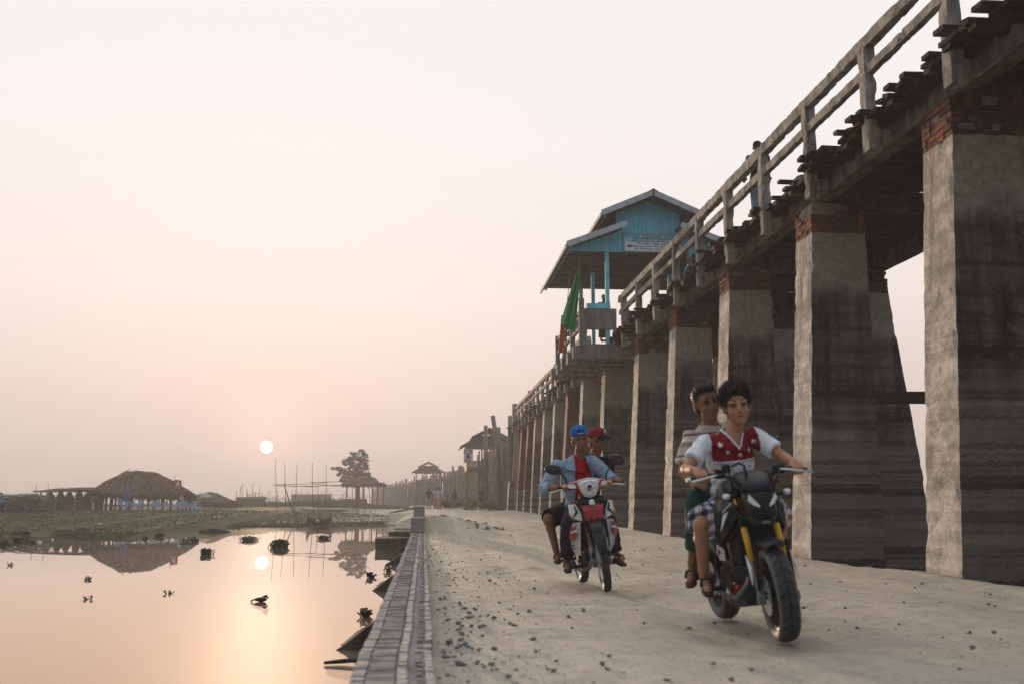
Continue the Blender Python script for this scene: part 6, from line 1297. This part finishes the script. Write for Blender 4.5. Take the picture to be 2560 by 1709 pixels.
steer(bk, SX, fa, -6, ('front_wheel', 'fork_leg', 'front_fender', 'fender_stay', 'triple_clamp'))
def star(y, z, cy, cz, r):
    dy, dz = y-cy, z-cz; a = (math.atan2(dz, dy)-PI/2) % (2*PI/5)-PI/5; d = math.hypot(dy, dz); return d < r*(.42/(math.cos(PI/5-abs(a))*.9+.0)) if False else d < r*(.45+.55*abs(abs(a)/(PI/5))**1.4)
def vcut(x, y, z): return x > .0 and abs(y) < .10 and z > -.108+abs(y)*1.5 and z > -.18
def yoke(x, y, z):
    # neck space: x forward, y left, z up.  0 white, 1 dark red, 2 grey trim
    if x < -.03: return 0
    if z > -.132+abs(y)*1.5 and abs(y) < .09: return 0
    if y > .160 or y < -.182: return 0
    if z > -.205:
        for cy, cz in ((-.128, -.085), (.125, -.085), (-.078, -.142), (.006, -.165), (.085, -.142)):
            if star(y, z, cy, cz, .019): return 0
        return 1
    if -.226 < z < -.216: return 2
    if z < -.25 and x > .02 and abs(y-.01) < .07 and noise.noise(V((y*34, z*26, 3))) > .18 and z > -.46: return 2
    return 0
J = dict(pelvis=(-.21, -.02, .875), chest=(-.155, -.045, 1.215), neck=(-.12, -.035, 1.385), head=(-.085, -.005, 1.555), shL=(-.135, .135, 1.325), shR=(-.135, -.235, 1.305), elL=(.03, .335, 1.150), elR=(.015, -.385, 1.130), wrL=(.255, .335, 1.125), wrR=(.245, -.350, 1.120),
 hipL=(-.18, .08, .835), hipR=(-.18, -.11, .835), knL=(.165, .245, .73), knR=(.14, -.315, .745), anL=(-.13, .25, .375), anR=(-.125, -.265, .375), toL=(.03, .26, .345), toR=(.02, -.285, .340))
unlean(J, .10)
person(J, BM, 'boy in white tee with dark red starred yoke steering the black motorcycle', 'skinA', 'fluffy', dict(mats=['wtee', 'rtee', 'denim'], sleeve=.66, classify=yoke, cut=vcut, hem=.13), dict(mat='plaid', to=.92, flare=.035), 'sandal', .0075, hands={'L': ('grip', (.350, .335, 1.063), (0, 1, 0)), 'R': ('grip', (.350, -.330, 1.063), (0, -1, 0))}, headf=(1, -.14, -.02), headu=(.03, -.05, 1), hs=1.19, group='riders', smile=.003)
J = dict(pelvis=(-.56, -.06, .995), chest=(-.50, -.135, 1.305), neck=(-.465, -.155, 1.46), head=(-.415, -.200, 1.625), shL=(-.47, .02, 1.42), shR=(-.48, -.30, 1.365), elL=(-.36, .17, 1.17), elR=(-.40, -.335, 1.12), wrL=(-.20, .14, 1.02), wrR=(-.19, -.25, 1.03),
 hipL=(-.52, .04, .945), hipR=(-.52, -.12, .945), knL=(-.20, .255, .86), knR=(-.19, -.235, .91), anL=(-.44, .27, .43), anR=(-.44, -.265, .415), toL=(-.29, .28, .39), toR=(-.29, -.33, .375))
unlean(J, .16)
person(J, BM, 'boy in striped polo with lime collar riding behind on the black motorcycle', 'skinB', 'short', dict(mats=['stripe'], sleeve=.78, hem=.08, collar='lime'), dict(mat='green', to=1.72), 'brownl', .0085, hands={'R': ('rest', (.6, .25, -.1), (0, .3, -1)), 'L': ('rest', (.6, -.2, -.1), (0, 0, -1))}, headf=(1, .10, -.06), headu=(.05, -.16, 1), hs=1.16, group='riders', smile=.006)
P_('grab_rail', 'grey', lambda m: m.tube([(-.55, -.12, .86), (-.80, -.10, .93), (-.86, 0, .95), (-.80, .10, .93), (-.55, .12, .86)], .010, 8), smooth=True)

# ---- the red and white step-through motorcycle
MT['tread3'] = mk_tread('moped_front_tread', .615, .287, 40, 14., (.035, .037, .04)); MT['tread4'] = mk_tread('moped_rear_tread', -.615, .29, 40, 14., (.035, .037, .04))
bk, SM = bike_root('motorcycle', (1.88, 10.42), (1.85, 11.66), 'red and white step-through motorcycle with big clear headlight carrying two men', 6.5, 1.05)
wheel(bk, 'front_wheel', (.615, .287), .287, .078, 'tread3', .225, 5, True, 'silver', 24); wheel(bk, 'rear_wheel', (-.615, .29), .29, .088, 'tread4', .225, 5, False, 'silver', 24)
SX = V((-.45, 0, .893)); fa = V((.615, 0, .287))
for s in (-1, 1):
    b0 = fa+V((0, s*.078, -.01)); fk = P_('fork_leg', 'grey', lambda m: (m.tube([b0-SX*.02, b0+SX*.26], .024, 14), m.tube([b0+SX*.25, b0+SX*.44], .017, 12)), smooth=True); P_('fork_bracket', 'matt', lambda m: m.box(b0+V((-.03, 0, .07)), (.05, .03, .09)), fk, bevel=.006)
ff = P_('front_fender', 'matt', lambda m: guard(m, (.615, .287), .318, .058, .35, 2.6), smooth=True); P_('fender_crown', 'gun', lambda m: m.loft([superell(0, .575, .035, .012, .735), superell(0, .635, .062, .035, .66), superell(0, .655, .066, .04, .57), superell(0, .64, .05, .03, .50)]), ff, smooth=True)
P_('fork_crown', 'matt', lambda m: m.box(fa+SX*.44, (.07, .22, .06), Matrix.Rotation(-.45, 3, 'Y')), bevel=.012)
# front cowl: red centre, white outer wings, black intake, leg shields sweeping back
def wing(s, pts, th=.022): return lambda m: m.prism([(x, s*y, z) for x, y, z in pts], (-.015, s*th, 0))
fc = P_('front_cowl', 'red', lambda m: m.loft([[(.47, -.05, .64), (.47, .05, .64), (.43, .05, .64), (.43, -.05, .64)], [(.475, -.09, .70), (.475, .09, .70), (.40, .09, .70), (.40, -.09, .70)], [(.465, -.12, .80), (.465, .12, .80), (.36, .12, .80), (.36, -.12, .80)], [(.435, -.135, .865), (.435, .135, .865), (.34, .13, .865), (.34, -.13, .865)]]), bevel=.015)
for k in range(5):
    y = -.07+.035*k; P_('cowl_flame', 'black', lambda m: m.prism([(.482, y-.016, .655), (.482, y+.016, .655), (.4825, y+.004, .71+.02*(k % 2)), (.4825, y-.004, .71+.02*(k % 2))], (.004, 0, 0)), fc)
P_('upper_garnish', 'black', lambda m: m.loft([superell(0, .865, .13, .03, .44, p=2.2), superell(0, .90, .15, .05, .38)]), fc, smooth=True)
P_('cowl_emblem', 'chrome', lambda m: m.lathe([(0, .0), (.030, .0), (.034, .006), (.028, .010), (.0, .012)], (.455, 0, .872), (1, 0, .25), 20), fc, smooth=True)
for s in (-1, 1):
    wg = P_('cowl_wing', 'white', lambda m: m.loft([[(.455, s*.10, .70), (.43, s*.19, .73), (.41, s*.185, .72), (.43, s*.10, .69)], [(.445, s*.115, .79), (.385, s*.235, .79), (.36, s*.225, .78), (.40, s*.11, .78)], [(.42, s*.15, .88), (.36, s*.23, .875), (.335, s*.215, .87), (.38, s*.14, .87)]]), bevel=.008)
    P_('wing_edge', 'black', lambda m: m.prism([(.462, s*.115, .70), (.456, s*.125, .79), (.43, s*.17, .885), (.435, s*.145, .885), (.462, s*.10, .80)], (.006, s*.004, 0)), wg); P_('wing_slash', 'black', lambda m: m.prism([(.435, s*.205, .735), (.43, s*.165, .80), (.42, s*.175, .86), (.437, s*.150, .79)], (.01, s*.012, 0)), wg); P_('wing_print', 'orange', lambda m: m.prism([(.425, s*.20, .715), (.408, s*.232, .765), (.402, s*.236, .80), (.42, s*.21, .75)], (.006, s*.006, 0)), wg)
    ls = P_('leg_shield', 'white', lambda m: m.loft([[(.42, s*.13, .70), (.40, s*.215, .69), (.375, s*.21, .68), (.40, s*.125, .69)], [(.40, s*.14, .58), (.33, s*.235, .58), (.305, s*.23, .57), (.37, s*.135, .57)], [(.36, s*.15, .44), (.25, s*.225, .44), (.23, s*.215, .43), (.33, s*.14, .43)], [(.30, s*.15, .36), (.20, s*.195, .37), (.18, s*.185, .36), (.28, s*.14, .35)]]), bevel=.008)
    P_('shield_red', 'red', lambda m: m.prism([(.418, s*.19, .655), (.36, s*.235, .64), (.318, s*.242, .55), (.345, s*.215, .50), (.385, s*.18, .56)], (.012, s*.010, 0)), ls); P_('shield_slash', 'white', lambda m: m.prism([(.425, s*.165, .63), (.365, s*.232, .60), (.37, s*.225, .59), (.42, s*.165, .605)], (.018, s*.014, 0)), ls)
    P_('shield_inner', 'black', lambda m: m.loft([[(.425, s*.07, .69), (.425, s*.135, .69), (.39, s*.13, .68), (.39, s*.06, .68)], [(.40, s*.09, .55), (.40, s*.145, .55), (.36, s*.14, .54), (.36, s*.08, .54)], [(.35, s*.10, .40), (.35, s*.155, .42), (.31, s*.15, .40), (.31, s*.09, .39)]]), ls)
    for q in range(2): P_('shield_lettering', 'ink', lambda m: m.prism([(.335-.02*q, s*.205, .475-.03*q), (.285-.02*q, s*.228, .47-.03*q), (.283-.02*q, s*.229, .455-.03*q), (.332-.02*q, s*.207, .460-.03*q)], (.014, s*.012, 0)), ls)
# handlebar cover with the headlight
hc_ = P_('handlebar_cover', 'red', lambda m: m.loft([[(.36+.05*math.cos(a)*(1-.4*abs(t))-.10*abs(t)**1.5, t*.265, 1.05+.02*(1-abs(t))+(.062*(1-.55*abs(t)))*math.sin(a)) for a in [2*PI*k/16 for k in range(16)]] for t in (-1, -.8, -.55, -.3, 0, .3, .55, .8, 1)]), smooth=True)
def shield(yz, x0, dx, sc=1.0, cy=0, cz=0): return [(x0-.55*(y*sc)**2-dx, cy+y*sc, cz+z*sc) for y, z in yz]
HLP = [(0, -.105), (.05, -.085), (.075, -.04), (.10, .035), (.085, .062), (0, .07), (-.085, .062), (-.10, .035), (-.075, -.04), (-.05, -.085)]
hl = P_('headlight', 'lens', lambda m: m.loft([shield(HLP, .43, 0, .80, 0, 1.035), shield(HLP, .418, 0, .97, 0, 1.035), shield(HLP, .34, 0, .9, 0, 1.035)]), hc_, smooth=False, bevel=.006)
P_('headlight_bezel', 'white', lambda m: m.loft([shield(HLP, .410, 0, 1.12, 0, 1.04), shield(HLP, .405, 0, 1.16, 0, 1.04), shield(HLP, .34, 0, 1.05, 0, 1.04)]), hc_)
P_('reflector', 'chrome', lambda m: (m.lathe([(.0, .004), (.03, .006), (.045, .003), (.05, 0)], (.434, 0, 1.030), (1, 0, 0), 24), m.lathe([(.0, .016), (.018, .012), (.02, 0)], (.434, 0, 1.030), (1, 0, 0), 16)), hl, smooth=True)
P_('bulb_shade', 'matt', lambda m: m.prism([(.447, -.022, 1.022), (.447, .022, 1.022), (.447, .026, 1.040), (.447, 0, 1.05), (.447, -.026, 1.040)], (.004, 0, 0)), hl)
for s in (-1, 1):
    P_('turn_signal', 'lens', lambda m: m.loft([[(.395, s*.125, 1.03), (.375, s*.19, 1.035), (.352, s*.215, 1.06), (.372, s*.19, 1.08), (.39, s*.14, 1.068)], [(.36, s*.12, 1.03), (.34, s*.19, 1.035), (.32, s*.215, 1.06), (.34, s*.19, 1.08), (.36, s*.14, 1.07)]]), hc_, bevel=.006); P_('signal_tip', 'orange', lambda m: m.ball((.33, s*.235, 1.058), (.022, .03, .018)), hc_, smooth=True)
    mr_ = P_('mirror', 'mirror', lambda m: m.ball((.335, s*.335, 1.275 if s > 0 else 1.245), (.025, .088, .055), Matrix.Rotation(-s*.45 if s > 0 else -.25, 3, 'X'), 18, 10), smooth=True); P_('mirror_stem', 'matt', lambda m: m.tube([(.30, s*.205, 1.08), (.305, s*.215, 1.15), (.32, s*.27, 1.215), (.33, s*.30, 1.25)], .008, 8), mr_, smooth=True)
    gp_ = P_('grip', 'rubber', lambda m: m.tube([(.275, s*.255, 1.05), (.245, s*.39, 1.04)], .018, 12), smooth=True); P_('lever', 'silver', lambda m: m.tube([(.33, s*.225, 1.035), (.345, s*.28, 1.03), (.335, s*.36, 1.018), (.325, s*.40, 1.013)], [.008, .009, .008, .010], 8), gp_, smooth=True)
P_('underbone_frame', 'matt', lambda m: (m.tube([(.36, 0, .82), (.25, 0, .58), (.05, 0, .47), (-.18, 0, .52), (-.30, 0, .68)], [.07, .085, .075, .07, .06], 12)), smooth=True)
P_('engine', 'engine', lambda m: (m.box((.06, 0, .35), (.34, .20, .16)), m.tube([(.16, 0, .36), (.36, 0, .40)], .075, 12), m.lathe([(0, -.13), (.075, -.13), (.08, .13), (0, .13)], (-.04, 0, .33), (0, 1, 0), 20)), bevel=.012)
P_('seat', 'seatm', lambda m: m.loft([superell(0, .745, .07, .03, .02), superell(0, .755, .11, .045, -.12), superell(0, .775, .12, .05, -.36), superell(0, .80, .11, .045, -.58), superell(0, .81, .06, .03, -.70)]), smooth=True)
P_('side_body', 'red', lambda m: m.loft([superell(0, .64, .07, .06, .0), superell(0, .65, .115, .085, -.18), superell(0, .69, .115, .07, -.42), superell(0, .74, .08, .05, -.66), superell(0, .77, .04, .03, -.80)]), smooth=True)
P_('exhaust', 'grey', lambda m: (m.tube([(.32, -.03, .35), (.28, -.07, .22), (.0, -.12, .18), (-.25, -.14, .22)], .018, 8), m.tube([(-.22, -.14, .215), (-.30, -.15, .23), (-.68, -.16, .32)], [.03, .045, .045], 12)), smooth=True)
P_('swingarm', 'matt', lambda m: [m.box((-.38, s*.075, .30), (.50, .025, .05)) for s in (-1, 1)])
P_('rear_fender', 'matt', lambda m: guard(m, (-.615, .29), .33, .065, .7, 3.3), smooth=True)
P_('brake_hose', 'matt', lambda m: m.tube([(.36, -.10, .98), (.50, -.12, .80), (.52, -.11, .50), (.50, -.09, .36), (.57, -.085, .30)], .007, 6), smooth=True); P_('chin_cover', 'matt', lambda m: m.loft([superell(0, .60, .09, .05, .47), superell(0, .50, .10, .10, .36), superell(0, .45, .09, .10, .28)]), smooth=True)
for s in (-1, 1):
    P_('footpeg', 'rubber', lambda m: m.tube([(.05, s*.10, .235), (.05, s*.30, .225)], .018, 8)); P_('passenger_peg', 'rubber', lambda m: m.tube([(-.28, s*.10, .295), (-.28, s*.30, .285)], .016, 8))
P_('brake_pedal', 'silver', lambda m: m.tube([(.04, -.14, .22), (.16, -.17, .21), (.20, -.22, .21)], .008, 6))
steer(bk, SX, fa, -6, ('front_wheel', 'fork_leg', 'front_fender', 'fork_crown'))
def opened(x, y, z):
    return x > .02 and abs(y) < .066+max(0, -z-.02)*.15 and z > -.75
J = dict(pelvis=(-.14, -.06, .80), chest=(-.10, -.10, 1.165), neck=(-.07, -.12, 1.355), head=(-.02, -.135, 1.525), shL=(-.085, .075, 1.285), shR=(-.085, -.315, 1.275), elL=(.03, .275, 1.085), elR=(.02, -.44, 1.06), wrL=(.155, .330, 1.065), wrR=(.155, -.345, 1.065),
 hipL=(-.12, .04, .775), hipR=(-.12, -.15, .775), knL=(.26, .19, .66), knR=(.25, -.235, .66), anL=(.08, .255, .315), anR=(.07, -.265, .315), toL=(.22, .28, .285), toR=(.21, -.285, .285))
unlean(J, .10); J['head'] = (J['head'][0], J['head'][1]+.075, J['head'][2]+.01); J['neck'] = (J['neck'][0], J['neck'][1]+.04, J['neck'][2])
person(J, SM, 'man in blue backwards cap and open pale denim shirt steering the red motorcycle', 'skinB', 'under', dict(mats=['denim'], sleeve=1.88, cut=opened, under='red2', hem=.16, e=.024, collar='denim'), dict(mat='purple', to=1.86, flare=.012), 'sandal', .0085, hands={'L': ('grip', (.255, .335, 1.044), (-.2, 1, 0)), 'R': ('grip', (.255, -.335, 1.044), (-.2, -1, 0))}, headf=(1, -.05, -.03), headu=(.03, -.03, 1), hs=1.09, group='riders', cap=('bluecap', PI, 'opening'), smile=.003)
J = dict(pelvis=(-.47, .02, .85), chest=(-.43, .10, 1.19), neck=(-.40, .15, 1.36), head=(-.34, .175, 1.51), shL=(-.41, .31, 1.28), shR=(-.42, -.03, 1.30), elL=(-.30, .30, 1.06), elR=(-.30, -.12, 1.08), wrL=(-.16, .16, .98), wrR=(-.12, -.05, .97),
 hipL=(-.44, .10, .82), hipR=(-.44, -.08, .82), knL=(-.12, .25, .72), knR=(-.12, -.375, .745), anL=(-.25, .28, .385), anR=(-.25, -.31, .385), toL=(-.11, .31, .36), toR=(-.11, -.33, .36))
unlean(J, .11)
person(J, SM, 'man in dark red cap with white emblem riding behind on the red motorcycle', 'skinC', 'under', dict(mats=['blackc'], sleeve=.7, hem=.10), dict(mat='blackc', to=.97, flare=.02), 'brownl', .009, hands={'R': ('rest', (.5, .3, -.2), (0, .2, -1)), 'L': ('rest', (.5, -.2, -.2), (0, 0, -1))}, headf=(1, .10, -.05), headu=(.04, .02, 1), hs=1.08, group='riders', cap=('redcap', .75, 'emblem'))

# ---- people on the bridge
DZ = 6.45
def on_bridge(x, y, z, X=None, Y=None): return onY(x, y, Y)
p = onY(1896, 640, 18.9); J = standing(aL=(.25, .02), aR=(.25, .02), lean=.05); bd = person(J, at_world((max(6.68, p.x), 18.9, DZ), 78), 'person in black cap and dark tee leaning at the bridge railing, seen from behind', 'skinB', 'under', dict(mats=['navy'], sleeve=.75, hem=.12), dict(mat='jeans', to=1.95), 'sandal', .016, False, cap=('blackc', 0, None), group='people on the bridge')
m = M(); 
ROOTM[bd.name] = bd.matrix_world.copy(); text('KYI', 'shirt_print', bd, (max(6.68, p.x)-.085, 18.9-.165, DZ+1.31), RX, .075, 'paper')
p = onY(1728, 640, 28.4); J = standing(aL=(.2, 0), aR=(.2, 0), lean=.1); person(J, at_world((p.x, 28.4, DZ), 200), 'person in grey cap and teal printed shirt behind the railing below the sign', 'skinC', 'under', dict(mats=['tealc'], sleeve=.75), dict(mat='navy', to=1.95), 'sandal', .016, False, cap=('greyc', .4, None), group='people on the bridge')
p = onY(1508, 740, 35.6)
person(standing(lean=.08), at_world((p.x, 35.6, DZ+.34), 60), 'person in yellow head scarf behind the blue bench of the pavilion', 'skinC', 'bun', dict(mats=['yellowc'], sleeve=1.2), None, 'sandal', .016, False, group='people on the bridge', skirt='brownc')
sc = [o for o in COL.objects if o.name.startswith('hair')][-1]; sc.data.materials.clear(); sc.data.materials.append(MT['yellowc']); sc.name = 'head_scarf'
p = onY(1566, 790, 34.2); person(standing(lean=.1), at_world((p.x+.1, 34.2, DZ-.25), 170), 'person in dusty pink top glimpsed through the railing left of the pavilion posts', 'skinC', 'bun', dict(mats=['pink'], sleeve=.8), None, 'sandal', .018, False, group='people on the bridge', skirt='brownc')
for x, y, Y, mt, lb in ((1316, 983, 64.0, 'greyc', 'person whose dark head shows over the far railing, farther of two'), (1383, 900, 49.5, 'brownc', 'person whose dark head shows over the railing just past the flags'), (1391, 950, 41.0, 'palebl', 'person in pale blue top glimpsed through the railing below the flags')):
    p = onY(x, y, Y); person(standing(), at_world((max(6.7, p.x), Y, DZ-.02), rnd(0, 360)), lb, 'skinB', 'short', dict(mats=[mt], sleeve=.8), dict(mat='navy', to=1.95), 'sandal', .02, False, group='people on the bridge')
# ---- people on the far road and on the bank
def z3(x, y, Y): return onY(1000+x/5.226, 1000+y/5.226, Y)
def ground_at(x, Y): p = onY(x, 1260, Y); return V((p.x, Y, max(gz(p.x, Y), roadz(Y)-.03 if (0 < p.x < 6 and Y < 86) else -9)))
for x, Y, hd, sh, pt, lb, kw in ((375, 86, 95, 'brownc', 'khaki', 'person in dark top and pale trousers walking away, leftmost on the hazy road', dict(aL=(-.1, .1), aR=(.1, .1), step=.12)), (468, 84, 80, 'palebl', None, 'person in pale top and orange longyi beside the taller dark haired one', dict()), (512, 83, 60, 'palebl', None, 'person in white top and grey longyi standing just right of the orange longyi', dict(aL=(.2, 0))), (708, 97, -92, 'brownc', None, 'person in brown jacket and short skirt walking towards us down the hazy road', dict(step=.1)), (1062, 80, -100, 'brownc', 'brownc', 'person in dark clothes walking by the shrubs under the timber bridge', dict(step=.18)), (610, 125, 90, 'greyc', 'greyc', 'faint person far off in the dust on the road', dict(step=.1))):
    J = standing(**kw); sk = {468: 'orangec', 512: 'khaki'}.get(x)
    if x == 708: sk = None
    g_ = ground_at(1000+x/5.226, Y); person(J, at_world(g_, hd), lb, 'skinC', 'short' if x != 512 else 'bun', dict(mats=[sh], sleeve=.8 if x != 708 else 1.8, hem=.12), dict(mat=pt, to=1.95) if pt else (dict(mat='brownc', to=.6, flare=.03) if x == 708 else None), 'sandal', .02, False, group='people on the far road', skirt=sk)
def squat(): 
    J = standing(); 
    for k in J:
        if k[:2] not in ('hi', 'kn', 'an', 'to'): J[k] = (J[k][0]-.05+.25*max(0, J[k][2]-.92), J[k][1], J[k][2]-.62)
    for sd, s in (('L', 1), ('R', -1)): J['hip'+sd] = (-.05, s*.09, .28); J['kn'+sd] = (.30, s*.16, .52); J['an'+sd] = (.08, s*.12, .088); J['to'+sd] = (.24, s*.14, .07); J['wr'+sd] = (.38, s*.10, .35); J['el'+sd] = (.22, s*.2, .45)
    return J
p = z1(215, 640, 86); person(standing(lean=.35, aL=(.3, 0), aR=(.3, 0), h=.9), at_world((p.x, 82.3, gz(p.x, 82.3)), 150), 'person in green top and dark red longyi stooping by the brushwood pile', 'skinC', 'short', dict(mats=['green'], sleeve=.9), None, 'sandal', .02, False, group='people on the bank', skirt='rtee')
p = z1(4, 640, 81); person(squat(), at_world((p.x, 81, gz(p.x, 81)+.25), 0), 'person in blue top crouching at the left edge of the picture', 'skinC', 'short', dict(mats=['tealc'], sleeve=.9), dict(mat='navy', to=1.9), 'sandal', .02, False, group='people on the bank')
p = z1(1905, 640, 90.5); person(squat(), at_world((p.x, 90.5, gz(p.x, 90.5)+.4), 200), 'person in pale shirt sitting among the chairs under the right end of thatch', 'skinC', 'short', dict(mats=['palebl'], sleeve=.9), dict(mat='navy', to=1.9), 'sandal', .02, False, group='people on the bank')

# ------------------------------------------------------------------ the dusty evening air
m = M(); m.bb((-260, -45, -3.4), (260, 480, 14.5)); hz = m.build('haze', 'grey'); tag(hz, kind='stuff'); hz.data.materials.clear()
hm = bpy.data.materials.new('haze'); hm.use_nodes = True; t = hm.node_tree; t.nodes.clear(); vo = t.nodes.new('ShaderNodeVolumePrincipled'); vo.inputs['Color'].default_value = (.98, .93, .89, 1); vo.inputs['Density'].default_value = .0018; vo.inputs['Anisotropy'].default_value = .05
ou = t.nodes.new('ShaderNodeOutputMaterial'); t.links.new(vo.outputs[0], ou.inputs['Volume']); hz.data.materials.append(hm)
